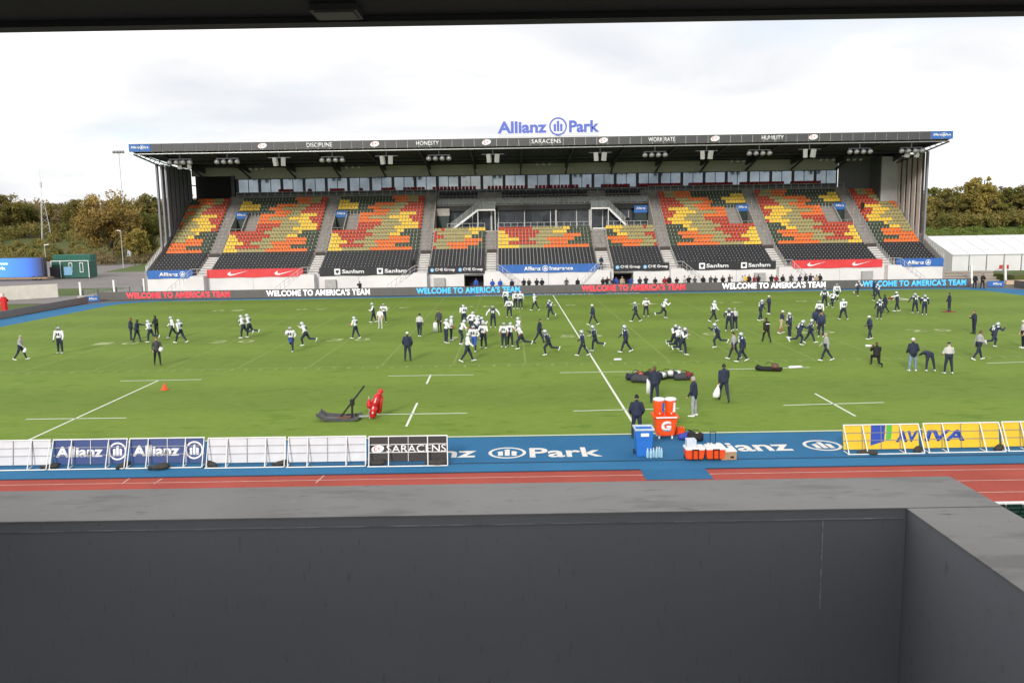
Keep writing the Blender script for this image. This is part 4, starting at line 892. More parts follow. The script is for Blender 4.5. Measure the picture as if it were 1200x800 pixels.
t = empty('car_park_lamp', (115, 160, 0)); tag(t, 'twin-headed lamp post sticking up behind the marquee roof', 'lamp post')
link('pole', MB().tube((0, 0, 0), (0, 0, 6.6), 0.12, 0.09, n=8).mesh('pole', MASTW), t)
for sx in (-1, 1): link('lamp_head', MB().box(min(0, sx*0.75)-0.05, max(0, sx*0.75)+0.05, -0.2, 0.2, 6.6, 6.85).mesh('lamp_head', WHITE, bevel=0.04), t)
# ------------------------------------------------------------------ video truck, cabin, walls on the left
def screen_mat():
    m = bpy.data.materials.new('video_screen'); m.use_nodes = True; t_ = m.node_tree; p = t_.nodes['Principled BSDF']; p.inputs['Base Color'].default_value = (0.01, 0.012, 0.02, 1); p.inputs['Roughness'].default_value = 0.4
    g = t_.nodes.new('ShaderNodeTexCoord'); s_ = t_.nodes.new('ShaderNodeSeparateXYZ'); t_.links.new(g.outputs['Generated'], s_.inputs[0])
    r = t_.nodes.new('ShaderNodeValToRGB'); t_.links.new(s_.outputs['X'], r.inputs[0]); e_ = r.color_ramp.elements
    e_[0].position = 0.35; e_[0].color = (0.10, 0.45, 0.95, 1); e_[1].position = 1.0; e_[1].color = (0.03, 0.035, 0.10, 1); q = e_.new(0.80); q.color = (0.06, 0.24, 0.95, 1)
    t_.links.new(r.outputs[0], p.inputs['Emission Color']); p.inputs['Emission Strength'].default_value = 0.9; return m
t = empty('video_truck', (-100.5, 126, -0.04)); tag(t, 'trailer with big glowing blue video screen behind the low white wall', 'video truck')
link('trailer_bed', MB().box(-9, 7.2, -1.2, 1.3, 0.35, 0.6).mesh('trailer_bed', mat('timber_bed', (0.35, 0.22, 0.12), 0.8, var=0.2)), t)
scr = link('screen', MB().box(-9, 6.3, -1.0, -0.85, 0.66, 4.25).mesh('screen', screen_mat()), t)
link('screen_housing', MB().box(-9.1, 6.5, -0.84, 0.3, 0.62, 4.35).mesh('screen_housing', DARKST), t)
link('lettering', text_mesh('Insurance', 4.4, 0.5, mat('screen_white', (0.7, 0.8, 0.8), 0.5, var=0, emit=(0.75, 0.95, 1.0), estr=0.9), 0.01, 0.02), scr, loc=(-2.35, -1.01, 3.3)); link('lettering', text_mesh('Park', 2.4, 0.6, MATS['screen_white'], 0.01, 0.03), scr, loc=(-1.85, -1.01, 2.4))
for x in (-6.5, -5.2, 4.6, 5.6):
    w = link('wheel', MB().lathe((0, 0, 0), [(0.28, -0.14), (0.40, -0.12), (0.42, 0), (0.40, 0.12), (0.28, 0.14)], 16).mesh('wheel', BLACK, smooth=True), t, loc=(x, -1.0, 0.42), rot=(R(90), 0, 0))
    link('hub', MB().lathe((0, 0, 0.145), [(0.2, 0), (0.12, 0.04)], 12).mesh('hub', STEEL), w)
GRC = mat('cabin_green', (0.012, 0.085, 0.062), 0.5, var=0.15, scale=0.6)
t = empty('green_cabin', (-91.3, 131, -0.04)); tag(t, 'dark green site cabin with white frame and blue panel behind the truck', 'cabin')
link('cabin_body', MB().box(-3.6, 3.6, -1.4, 1.4, 0.15, 3.35).mesh('cabin_body', GRC), t)
fr = MB()
for x in (-3.64, -1.9, 3.6): fr.box(x-0.06, x+0.06, -1.5, -1.41, 0.15, 3.4)
fr.box(-3.7, 3.66, -1.52, -1.40, 3.4, 3.52); link('cabin_frame', fr.mesh('cabin_frame', WHITE), t)
link('notice_panel', MB().box(-1.2, 0.4, -1.6, -1.53, 0.7, 2.3).mesh('notice_panel', mat('pale_blue_panel', (0.18, 0.36, 0.55), 0.6)), t)
for x in (0.1, 2.2): 
    w = link('window', MB().box(x-0.35, x+0.35, -1.47, -1.405, 1.2, 3.1).mesh('window', WHITE), t); link('pane', MB().box(x-0.24, x+0.24, -1.485, -1.471, 1.32, 2.98).mesh('pane', GRC), w)
link('dark_cabinet', MB().box(-3.5, -2.0, -2.4, -1.54, 0.2, 2.35).mesh('dark_cabinet', DARKST), t)
t = empty('green_container', (-93.5, 136.5, -0.04)); tag(t, 'green storage container poking up behind the site cabin', 'container')
link('container_body', MB().box(-4.2, 3.4, -1.2, 1.2, 0.05, 4.5).mesh('container_body', mat('container_green', (0.01, 0.12, 0.085), 0.5, var=0.12)), t)
rb = MB()
for i in range(18): rb.box(-4.1+i*0.42, -3.9+i*0.42, -1.26, -1.201, 0.2, 4.4)
link('corrugation', rb.mesh('corrugation', MATS['container_green']), t)['kind'] = 'stuff'
wl = empty('low_wall', (-71, 79, 0)); tag(wl, 'low cream rendered wall in front of the video truck', 'wall')
for i in range(7):
    a = Vector((-67.9, 81.4, 0)) + (Vector((-73.3, 77.0, 0))-Vector((-67.9, 81.4, 0)))*i/3.0; b = Vector((-67.9, 81.4, 0)) + (Vector((-73.3, 77.0, 0))-Vector((-67.9, 81.4, 0)))*(i+1)/3.0
    o = MB().bar((a+(b-a)*0.004)+Vector((0, 0, 0.9)), b+Vector((0, 0, 0.9)), 0.3, 1.85).build('wall_panel', mat('cream_render', (0.66, 0.63, 0.56), 0.85, var=0.1, scale=0.8)); o.parent = wl; o.matrix_parent_inverse = Matrix.Translation((71, -79, 0))
# gate posts and fence left of the stand
for i, (x, y, lb) in enumerate(((-62.2, 76.5, 'white gate post furthest left beside the corner board'), (-59.5, 80.2, 'white gate post in the middle of the left gateway'), (-56.4, 82.5, 'white gate post touching the left end of the far stand'))):
    o = MB().box(x-0.12, x+0.12, y-0.12, y+0.12, -0.05, 2.2).box(x-0.15, x+0.15, y-0.15, y+0.15, 2.2, 2.28).build('gate_post', WHITE); tag(o, lb, 'post', 'white gate posts left of the stand')
def steel_fence(p0, p1, h, n, label):
    t_ = empty('steel_fence', p0); tag(t_, label, 'fence', 'steel fences by the stand corners'); p1 = Vector(p1)-Vector(p0)
    for i in range(n+1): q = p1*(i/n); link('post', MB().box(q.x-0.04, q.x+0.04, q.y-0.04, q.y+0.04, -0.03, h).mesh('post', DARKST), t_)
    for z in (0.35*h, 0.68*h, h): link('rail', MB().bar((0, 0, z), (p1.x, p1.y, z), 0.05).mesh('rail', STEEL), t_)
    inf = MB()
    for i in range(n*10): q = p1*((i+0.5)/(n*10)); inf.box(q.x-0.012, q.x+0.012, q.y-0.012, q.y+0.012, 0.1, h)
    link('infill_bars', inf.mesh('infill_bars', STEEL), t_)['kind'] = 'stuff'
steel_fence((-62.0, 76.6, 0), (-59.7, 80.0, 0), 1.2, 2, 'grey steel fence in the left half of the gateway'); steel_fence((-59.3, 80.4, 0), (-56.6, 82.3, 0), 1.25, 2, 'grey steel fence between gateway and far stand')
kb = MB().box(-61.8, -59.6, 74.7, 75.1, -0.03, 0.62).build('concrete_block', CONC, bevel=0.03); tag(kb, 'pale concrete block at the foot of the left gateway', 'block')
def small_board(name, x, y, rz_, w_, h, m, label, txt=None):
    t_ = empty(name, (x, y, -0.01), rz_); tag(t_, label, 'board', 'dark perimeter boards around the corners')
    n = max(1, round(w_/2)); pm_ = MB().box(-w_/n/2+0.006, w_/n/2-0.006, -0.04, 0.05, 0.03, h).mesh('board_panel', m)
    for j in range(n): link('board_panel', pm_, t_, loc=(-w_/2+w_/n*(j+0.5), 0, 0))
    link('support_frame', MB().box(-w_/2, w_/2, 0.055, 0.1, 0, h*0.9).mesh('support_frame', DARKST), t_)
    if txt: link('lettering', text_mesh(txt, w_*0.55, h*0.4, PRINTW, 0.01, 0.03), t_, loc=(w_*0.08, -0.05, h*0.55))
small_board('led_board', -58.3, 58.0, R(-90+180+1), 26, 0.8, mat('unlit_led', (0.23, 0.205, 0.185), 0.5, var=0.1, scale=0.5), 'dark unlit boards running along the left end of the blue track')
small_board('corner_board', -58.7, 72.3, R(12), 1.7, 0.75, BLUEP, 'small blue and white board at the left corner of the track', 'Allianz')
small_board('corner_board', 56.9, 73.0, R(-14), 1.9, 0.75, BLUEP, 'small blue board at the right corner of the track', 'Allianz')
small_board('led_board', 58.5, 62.5, R(-90-1), 19, 0.9, LEDB, 'dark unlit boards running along the right end of the blue track')
# ------------------------------------------------------------------ right: terrace, marquee
TS = empty('corner_terrace', (58.5, 82, 0)); tag(TS, 'grey concrete terrace steps at the right corner of the stand', 'terrace')
for k in range(4):
    link('terrace_step', MB().box(-4.5, 3.9, -1.6+k*0.95, -0.66+k*0.95, -0.03, 0.36*(k+1)).mesh('terrace_step', mat('old_concrete', (0.26, 0.225, 0.19), 0.9, var=0.2, scale=0.7)), TS)
    link('step_nosing', MB().box(-4.5, 3.9, -1.63+k*0.95, -1.605+k*0.95, 0.36*(k+1)-0.1, 0.36*(k+1)+0.01).mesh('step_nosing', CONC), TS)
for x, y, lb in ((57.3, 79.3, 'leaning white post left of the two men in black'), (61.3, 78.3, 'white post at the right end of the terrace steps')):
    tag(MB().hexa([(x-0.13, y-0.13, 0), (x+0.13, y-0.13, 0), (x+0.13, y+0.13, 0), (x-0.13, y+0.13, 0), (x-0.33, y-0.1, 2.5), (x-0.1, y-0.1, 2.5), (x-0.1, y+0.1, 2.5), (x-0.33, y+0.1, 2.5)]).build('gate_post', WHITE), lb, 'post', 'white posts at the right corner')
tag(MB().box(60.4, 66, 76.6, 77.0, -0.02, 0.55).build('low_wall', mat('sandy_wall', (0.5, 0.36, 0.28), 0.85)), 'low sandy wall behind the right corner board', 'wall')
tag(MB().box(61.8, 75, 77.2, 82, -0.02, 1.15).build('earth_bank', ROUGHG), 'low earth bank right of the terrace steps', 'bank')
TENT = mat('marquee_pvc', (0.64, 0.64, 0.65), 0.45, var=0.07, scale=0.5, bump=0.6, bscale=0.9); TENTE = mat('marquee_gable_pvc', (0.55, 0.53, 0.52), 0.5, var=0.05, scale=0.5)
mq = empty('marquee', (80, 111, 0)); tag(mq, 'long white marquee right of the far stand', 'marquee')
x0, x1, y0, y1, ym, ze, zr = -11.2, 24, -4.5, 13.5, 4.5, 2.75, 5.75; nb_ = 12; bw_ = (x1-x0)/nb_
for i in range(nb_):
    a, b = x0+i*bw_, x0+(i+1)*bw_-0.07
    link('roof_panel', MB().hexa([(a, y0-0.15, ze), (b, y0-0.15, ze), (b, ym, zr), (a, ym, zr), (a, y0-0.15, ze+0.05), (b, y0-0.15, ze+0.05), (b, ym, zr+0.05), (a, ym, zr+0.05)]).mesh('roof_panel', TENT), mq)
    link('roof_panel', MB().hexa([(a, ym+0.001, zr), (b, ym+0.001, zr), (b, y1, ze), (a, y1, ze), (a, ym+0.001, zr+0.05), (b, ym+0.001, zr+0.05), (b, y1, ze+0.05), (a, y1, ze+0.05)]).mesh('roof_panel', TENT), mq)
    link('wall_panel', MB().box(a+0.05, b-0.05, y0, y0+0.03, 0, ze-0.02).mesh('wall_panel', TENT), mq); link('frame_post', MB().box(a-0.05, a+0.05, y0-0.06, y0-0.005, 0, ze).mesh('frame_post', STEEL), mq)
link('eaves_rail', MB().box(x0, x1, y0-0.06, y0-0.005, ze-0.1, ze-0.001).mesh('eaves_rail', STEEL), mq)
link('gable', MB().prismx([(y0, 0), (y1, 0), (y1, ze), (ym, zr), (y0, ze)], x0-0.04, x0-0.005).mesh('gable', TENTE), mq)
for i, x in enumerate((75.6, 76.4, 77.2)): pass
FURN = mat('red_chair_plastic', (0.45, 0.04, 0.03), 0.5)
for i, (x, m, lb) in enumerate(((75.9, FURN, 'left of two red chairs in front of the marquee'), (76.9, FURN, 'right of two red chairs in front of the marquee'), (81.6, BLACK, 'left of two black chairs in front of the marquee'), (83.2, BLACK, 'right of two black chairs in front of the marquee'))):
    t = empty('chair', (x, 104.6, -0.06), R(170)); tag(t, lb, 'chair', 'chairs by the marquee'); link('seat', MB().box(-0.28, 0.28, -0.25, 0.28, 0.48, 0.54).mesh('seat', m, bevel=0.015), t); link('backrest', MB().box(-0.28, 0.28, 0.26, 0.31, 0.55, 1.15).mesh('backrest', m, bevel=0.015), t)
    for sx in (-1, 1):
        for sy in (-1, 1): link('leg', MB().tube((sx*0.25, sy*0.22, 0), (sx*0.24, sy*0.21, 0.48), 0.025, n=6).mesh('leg', STEEL), t)
# ------------------------------------------------------------------ people
REG = ['torso', 'pelvis', 'uparm', 'forearm', 'hand', 'head', 'thigh', 'shin', 'foot', 'eye']
def rotx(v, a, o):   # lean forwards (towards +y) about point o
    v = Vector(v)-o; c, s = math.cos(a), math.sin(a); return Vector((v.x, v.y*c+v.z*s, -v.y*s+v.z*c))+o
def dirv(flex, side, abd): 
    f, a = R(flex), R(abd); return Vector((side*math.sin(a), math.sin(f)*math.cos(a), -math.cos(f)*math.cos(a)))
POSE = {  # lean, legs L/R (flex, knee, abduct), arms L/R (flex, elbow, abduct, inward), head pitch
 'stand': dict(lean=2, L=(2, 3, 4), Rr=(-2, 2, 5), aL=(8, 22, 12, 0.1), aR=(4, 18, 12, 0.1)),
 'stand_wide': dict(lean=3, L=(3, 4, 9), Rr=(-1, 3, 9), aL=(12, 60, 20, 0.6), aR=(12, 60, 20, 0.6)),
 'pockets': dict(lean=3, L=(2, 3, 6), Rr=(0, 3, 6), aL=(-6, 52, 20, 0.5), aR=(-6, 52, 20, 0.5)),
 'arms_folded': dict(lean=0, L=(1, 2, 5), Rr=(-1, 2, 5), aL=(28, 92, 14, 1.1), aR=(28, 92, 14, 1.1)),
 'walk': dict(lean=4, L=(24, 8, 3), Rr=(-20, 14, 3), aL=(-18, 18, 9, 0.1), aR=(20, 26, 9, 0.1)),
 'stroll': dict(lean=5, L=(16, 6, 4), Rr=(-13, 10, 4), aL=(14, 70, 12, 0.5), aR=(6, 40, 12, 0.2)),
 'jog': dict(lean=9, L=(16, 14, 3), Rr=(-22, 62, 3), aL=(-26, 85, 14, 0.3), aR=(30, 92, 14, 0.5)),
 'run': dict(lean=16, L=(38, 48, 3), Rr=(-28, 58, 3), aL=(-42, 85, 14, 0.3), aR=(46, 88, 14, 0.5)),
 'ready': dict(lean=20, L=(24, 32, 10), Rr=(12, 34, 10), aL=(28, 55, 16, 0.4), aR=(28, 55, 16, 0.4)),
 'reach': dict(lean=6, L=(16, 8, 5), Rr=(-12, 8, 5), aL=(72, 14, 10, 0.1), aR=(12, 34, 12, 0.2)),
 'arms_out': dict(lean=4, L=(6, 6, 7), Rr=(-6, 8, 7), aL=(6, 14, 42, 0), aR=(6, 14, 42, 0)),
 'bend': dict(lean=84, L=(-8, 2, 12), Rr=(-8, 2, 12), aL=(60, 10, 6, 0.2), aR=(52, 10, 6, 0.2)),
 'kneel': dict(lean=5, L=(84, 92, 8), Rr=(-4, 86, 5), aL=(48, 80, 16, 0.7), aR=(44, 84, 16, 0.7)),
 'phone': dict(lean=2, L=(3, 3, 5), Rr=(-3, 3, 5), aL=(50, 95, 18, 0.7), aR=(46, 100, 18, 0.7)),
 'point': dict(lean=14, L=(20, 12, 6), Rr=(-18, 10, 6), aL=(10, 30, 82, 0), aR=(10, 40, 14, 0.2)),
}
BUILD = {'player': dict(sh=0.235, pad=0.105, cx=0.205, cy=0.145, wx=0.165, wy=0.13, px=0.175, ar=0.070, lg=1.16), 'coat': dict(sh=0.182, pad=0.078, cx=0.195, cy=0.155, wx=0.215, wy=0.165, px=0.215, ar=0.072, lg=1.1), 'shirt': dict(sh=0.20, pad=0.072, cx=0.18, cy=0.125, wx=0.165, wy=0.125, px=0.175, ar=0.056, lg=1.03)}
SKINS = [mat('skin_pale', (0.50, 0.29, 0.20), 0.6, var=0.06), mat('skin_tan', (0.30, 0.15, 0.09), 0.6, var=0.06), mat('skin_deep', (0.10, 0.05, 0.03), 0.55, var=0.06)]
EYEM = mat('eye_dark', (0.02, 0.015, 0.012), 0.3, var=0)
BODY = {}
def ering(c, ax, ay, az_, rx, ry_, n=14): return [c+ax*(rx*math.cos(2*math.pi*i/n))+ay*(ry_*math.sin(2*math.pi*i/n)) for i in range(n)]
def loft(mb, rings):
    n = len(rings[0]); vs = [p for r_ in rings for p in r_]; fs = []
    for j in range(len(rings)-1):
        for i in range(n): fs.append((j*n+i, j*n+(i+1) % n, (j+1)*n+(i+1) % n, (j+1)*n+i))
    fs.append(tuple(range(n-1, -1, -1))); fs.append(tuple((len(rings)-1)*n+i for i in range(n))); mb.add(vs, fs)
def capsule(mb, a, b, r0, r1):
    mb.tube(a, b, r0, r1, n=12); mb.ell(a, (r0, r0, r0), 12, 8); mb.ell(b, (r1, r1, r1), 12, 8)
def body(pose, build):
    key = (pose, build)
    if key in BODY: return BODY[key]
    P, B = POSE[pose], BUILD[build]; mb = MB(); segs = []
    pel = Vector((0, 0, 0.95)); ln = R(P['lean']); up_ = lambda v: rotx(v, ln, pel)
    ax = Vector((1, 0, 0)); tz = (up_((0, 0, 2))-up_((0, 0, 1))); ty = (up_((0, 1, 1))-up_((0, 0, 1)))
    rings = [(0.88, B['px']*0.92, 0.125, 0), (0.96, B['px'], 0.14 if build != 'coat' else 0.165, 0), (1.10, B['wx'], B['wy'], 0.005), (1.24, (B['wx']+B['cx'])/2, (B['wy']+B['cy'])/2, 0.01), (1.38, B['cx'], B['cy'], 0.01), (1.47, B['cx']*(0.86 if build == 'player' else 0.70), B['cy']*0.80, 0.0), (1.53, 0.085, 0.08, -0.005)]
    loft(mb, [ering(up_((0, dy, z)), ax, ty, tz, rx, ry_) for z, rx, ry_, dy in rings])
    for (z0, rx0, *_), (z1, rx1, *_) in zip(rings, rings[1:]): segs.append(('pelvis' if z0 < 1.0 else 'torso', up_((0, 0, z0)), up_((0, 0, z1)), (rx0+rx1)/2*0.85))
    nk, hd = up_((0, 0.0, 1.50)), up_((0, 0.03, 1.665)); capsule(mb, nk, up_((0, 0.015, 1.60)), 0.062, 0.058); segs.append(('head', up_((0, 0, 1.555)), up_((0, 0.015, 1.60)), 0.05))
    HR = Matrix((ax, ty, tz)).transposed(); mb.ell(hd, (0.078, 0.098, 0.118), 14, 10, rot=HR); mb.ell(up_((0, 0.055, 1.60)), (0.05, 0.055, 0.06), 10, 8, rot=HR); segs.append(('head', hd-tz*0.03, hd+tz*0.04, 0.09))
    hands = []
    for side, k in ((-1, 'aL'), (1, 'aR')):
        fl, el, ab_, inn = P[k]; s = up_((side*B['sh'], 0, 1.45 if build == 'player' else 1.425)); ud = dirv(fl, side, ab_); e_ = s+ud*0.30
        fd = dirv(fl+el, side, ab_*0.4); fd = (fd+Vector((-side*inn*0.6, 0, 0))).normalized(); w = e_+fd*0.26; h = w+fd*0.085
        mb.ell(s+Vector((-side*0.02, 0, 0.0)), (B['pad'], B['pad']*0.95, B['pad']*0.9), 12, 8); capsule(mb, s, e_, B['ar']*1.05, B['ar']*0.84); capsule(mb, e_, w, B['ar']*0.84, B['ar']*0.6)
        segs += [('uparm', s+ud*0.05, e_, B['ar']), ('forearm', e_, w-fd*0.02, B['ar']*0.75), ('hand', w+fd*0.02, h, 0.04)]
        sd_ = Vector((side, 0, 0)); nrm = fd.cross(sd_).normalized() if fd.cross(sd_).length > 0.1 else Vector((0, 0, 1)); across = nrm.cross(fd).normalized()
        mb.ell(w+fd*0.05, (0.034, 0.034, 0.034), 10, 8); capsule(mb, w, h, 0.03, 0.034); hands.append((w, h, fd, nrm, across, side))
    for side, k in ((-1, 'L'), (1, 'Rr')):
        fl, kn, ab_ = P[k]; hp = pel+Vector((side*0.095, 0, -0.03)); td = dirv(fl, side, ab_); k_ = hp+td*0.43; sdv = dirv(fl-kn, side, ab_*0.5); an = k_+sdv*0.43
        capsule(mb, hp, k_, 0.098*B['lg'], 0.066*B['lg']); capsule(mb, k_, an, 0.066*B['lg'], 0.046*B['lg']); mb.ell(k_+sdv*0.13+Vector((0, -0.015, 0)), (0.062*B['lg'],)*3, 10, 8)
        fa = R(fl-kn); ft = Vector((side*0.08, math.cos(fa*0.75), math.sin(fa*0.75))).normalized(); heel = an-ft*0.05+sdv*0.055; toe = an+ft*0.19+sdv*0.07
        capsule(mb, heel, toe, 0.048, 0.034); capsule(mb, an, heel, 0.045, 0.045)
        segs += [('thigh', hp, k_, 0.09), ('shin', k_, an-sdv*0.03, 0.055), ('foot', heel, toe, 0.045)]
    me0 = mb.mesh('body_source', [EYEM]); ob = bpy.data.objects.new('body_source', me0); COL.objects.link(ob)
    md = ob.modifiers.new('r', 'REMESH'); md.mode = 'VOXEL'; md.voxel_size = 0.021; sm = ob.modifiers.new('s', 'SMOOTH'); sm.factor = 0.5; sm.iterations = 2
    me = bpy.data.meshes.new_from_object(ob.evaluated_get(bpy.context.evaluated_depsgraph_get())); bpy.data.objects.remove(ob, do_unlink=True); bpy.data.meshes.remove(me0)
    n = len(me.polygons); c = np.zeros(n*3); me.polygons.foreach_get('center', c); c = c.reshape(-1, 3); best = np.full(n, 1e9); reg = np.zeros(n, dtype=np.int32)
    for nm_, a, b, r_ in segs:
        a, b = np.array(a), np.array(b); ab2 = b-a; t = np.clip(((c-a)@ab2)/(ab2@ab2), 0, 1); d = np.linalg.norm(c-(a+t[:, None]*ab2), axis=1)-r_; q = d < best; best[q] = d[q]; reg[q] = REG.index(nm_)
    # fingers, ears, nose and eyes added as small pieces rooted in the body
    ex = MB(); H_, I_ = REG.index('head'), REG.index('hand')
    for w, h, fd, nrm, across, side in hands:
        for j, (off, l_) in enumerate(((-0.026, 0.062), (-0.009, 0.074), (0.009, 0.07), (0.025, 0.055))):
            p0 = h+across*off; p1 = p0+(fd+nrm*0.35).normalized()*l_*0.55; p2 = p1+(fd+nrm*1.1).normalized()*l_*0.5; ex.tube(p0-fd*0.01, p1, 0.0095, 0.009, n=6, m=I_).tube(p1, p2, 0.009, 0.007, n=6, m=I_)
        p0 = w+fd*0.035-across*0.028; p1 = p0+(fd*0.7-across*0.7+nrm*0.4).normalized()*0.035; ex.tube(p0, p1, 0.011, 0.0095, n=6, m=I_).tube(p1, p1+(fd+nrm*0.5).normalized()*0.032, 0.0095, 0.0075, n=6, m=I_)
    hp_ = lambda x, y, z: hd+ax*x+ty*y+tz*z
    ex.ell(hp_(0, 0.1, -0.02), (0.014, 0.02, 0.026), 8, 6, m=H_, rot=HR); ex.ell(hp_(0, 0.098, -0.062), (0.024, 0.01, 0.006), 8, 6, m=REG.index('eye'), rot=HR)
    for sx in (-1, 1): ex.ell(hp_(sx*0.077, -0.005, -0.01), (0.012, 0.02, 0.03), 8, 6, m=H_, rot=HR); ex.ell(hp_(sx*0.03, 0.088, 0.012), (0.013, 0.008, 0.008), 8, 6, m=REG.index('eye'), rot=HR)
    nv = len(me.vertices); co = np.zeros(nv*3); me.vertices.foreach_get('co', co); allv = [tuple(v) for v in co.reshape(-1, 3)]+ex.v; allf = [tuple(p.vertices) for p in me.polygons]+[tuple(nv+i for i in f) for f in ex.f]; mi = list(reg)+ex.mi
    bpy.data.meshes.remove(me); zmin = min(v[2] for v in allv); allv = [(x, y, z-zmin) for x, y, z in allv]
    out_ = bpy.data.meshes.new('person'); out_.from_pydata(allv, [], allf)
    for _ in REG: out_.materials.append(None)
    out_.polygons.foreach_set('material_index', np.array(mi, dtype=np.int32)); out_.polygons.foreach_set('use_smooth', [True]*len(allf)); out_.update()
    sh = Vector((0, 0, -zmin)); M = Matrix.Translation(hd+sh) @ HR.to_4x4(); ch = Matrix.Translation(up_((0, 0, 1.31))+sh) @ HR.to_4x4(); ws = Matrix.Translation(up_((0, 0, 0.98))+sh) @ HR.to_4x4()
    BODY[key] = (out_, M, ch, ws, [h+sh for w, h, *_ in hands]); return BODY[key]
# headgear (origin at the head centre, facing +y)
SILV = mat('helmet_silver', (0.50, 0.54, 0.56), 0.3, 0.35, var=0.04); NAVY = mat('navy_cloth', (0.018, 0.024, 0.050), 0.8, var=0.25, scale=7); NAVYJ = mat('navy_jersey', (0.022, 0.032, 0.075), 0.7, var=0.2, scale=7)
WJ = mat('white_jersey', (0.72, 0.73, 0.75), 0.7, var=0.08, scale=7); GREYC = mat('grey_sweatshirt', (0.34, 0.34, 0.35), 0.85, var=0.12, scale=7); LGREY = mat('light_grey_cloth', (0.5, 0.49, 0.47), 0.85, var=0.1, scale=7); BLKC = mat('black_cloth', (0.012, 0.012, 0.014), 0.8, var=0.25, scale=7)
DGREY = mat('dark_grey_cloth', (0.055, 0.055, 0.06), 0.8, var=0.2, scale=7); JEAN = mat('light_denim', (0.17, 0.24, 0.36), 0.85, var=0.2, scale=8); KHAK = mat('khaki_cloth', (0.42, 0.33, 0.22), 0.85, var=0.1, scale=7); SHOE = mat('white_shoe', (0.72, 0.72, 0.72), 0.5, var=0.05); SHOED = mat('dark_shoe', (0.03, 0.03, 0.03), 0.5, var=0.1)
BLUEC = mat('bright_blue_cloth', (0.03, 0.08, 0.38), 0.8, var=0.15, scale=7); ORC = mat('orange_sleeve', (0.55, 0.12, 0.05), 0.8, var=0.1); REDC = mat('dark_red_cloth', (0.25, 0.02, 0.025), 0.8, var=0.15); YELC = mat('yellow_bib', (0.75, 0.45, 0.02), 0.8, var=0.1); BEIG = mat('beige_cloth', (0.40, 0.30, 0.2), 0.85, var=0.12)
GRT = mat('grey_trousers', (0.30, 0.31, 0.33), 0.85, var=0.15, scale=7); HAIRD = mat('dark_hair', (0.025, 0.017, 0.012), 0.7, var=0.2); HAIRG = mat('grey_hair', (0.35, 0.33, 0.31), 0.7, var=0.1); HAIRB = mat('brown_hair', (0.10, 0.055, 0.03), 0.7, var=0.2)
def shell(rx, ry_, rz_, cut, dz=0.0, nu=20, nv=14):
    mb = MB(); vs = []; fs = []; keep = []
    for j in range(nv+1):
        th = math.pi*j/nv
        for i in range(nu): ph = 2*math.pi*i/nu; vs.append((rx*math.sin(th)*math.cos(ph), ry_*math.sin(th)*math.sin(ph), rz_*math.cos(th)+dz))
    for j in range(nv):
        for i in range(nu):
            q = (j*nu+i, (j+1)*nu+i, (j+1)*nu+(i+1) % nu, j*nu+(i+1) % nu); c = [sum(vs[k][a] for k in q)/4 for a in range(3)]
            if cut(*c): fs.append(q)
    return mb.add(vs, fs)
helm = shell(0.118, 0.142, 0.138, lambda x, y, z: z > -0.115 and not (y > 0.045 and z < 0.045 and abs(x) < 0.1) and not (z < -0.06 and y > 0.02), 0.012)
helm_me = helm.mesh('helmet', SILV, smooth=True)
stp = MB()
for i in range(12):
    a, b = R(20+140*i/12), R(20+140*(i+1)/12); q = lambda t, x, r_: (x, r_*0.1435*math.cos(t), 0.012+r_*0.1395*math.sin(t)); stp.add([q(a, -0.016, 1.01), q(a, 0.016, 1.01), q(b, 0.016, 1.01), q(b, -0.016, 1.01)], [(0, 1, 2, 3)])
stripe_me = stp.mesh('stripe', NAVYJ)
fmk = MB()
for z, r_ in ((0.0, 0.165), (-0.045, 0.172), (-0.085, 0.165)):
    pr = None
    for i in range(9):
        t = R(20+140*i/8); p = Vector((0.115*math.cos(t)*1.02, 0.05+(r_-0.05)*math.sin(t), z)); 
        if pr: fmk.tube(pr, p, 0.006, n=5)
        pr = p
fmk.tube((0, 0.163, 0.0), (0, 0.165, -0.085), 0.006, n=5); mask_me = fmk.mesh('face_mask', STEEL)
cap_f = shell(0.092, 0.112, 0.105, lambda x, y, z: z > 0.035, 0.025); 
brim = [(0.085*math.cos(R(a)), 0.09+0.075*math.sin(R(a)), 0.055-0.01*math.sin(R(a))) for a in range(0, 181, 20)]; nb2 = len(brim); cap_f.add(brim+[(x, y, z-0.008) for x, y, z in brim], [tuple(range(nb2)), tuple(range(2*nb2-1, nb2-1, -1))]+[(i, nb2+i, nb2+i+1, i+1) for i in range(nb2-1)])
hair_f = shell(0.088, 0.108, 0.125, lambda x, y, z: (z > 0.055) or (y < 0.0 and z > -0.06), 0.006); bean_f = shell(0.09, 0.11, 0.13, lambda x, y, z: z > 0.03 or (y < -0.03 and z > -0.03), 0.01)
CAPS = {}
def gear(kind, m):
    if (kind, m.name) not in CAPS: CAPS[(kind, m.name)] = {'cap': cap_f, 'hair': hair_f, 'beanie': bean_f}[kind].mesh(kind, m, smooth=True)
    return CAPS[(kind, m.name)]
nmb = MB()
for x in (-0.065, 0.065): nmb.box(x-0.04, x+0.04, -0.006, 0.004, -0.1, 0.1)
num_w, num_n = nmb.mesh('jersey_number', PRINTW), nmb.mesh('jersey_number', NAVYJ)
tow = MB(); tow.hexa([(-0.1, 0.13, -0.30), (0.1, 0.13, -0.30), (0.1, 0.155, -0.30), (-0.1, 0.155, -0.30), (-0.12, 0.15, 0.04), (0.12, 0.15, 0.04), (0.12, 0.17, 0.04), (-0.12, 0.17, 0.04)]); towel_me = tow.mesh('towel', BLUEC)
yoke_me = MB().ell((0, 0.0, 0.155), (0.11, 0.115, 0.075), 12, 8).mesh('shoulder_stripe', WJ, smooth=True)
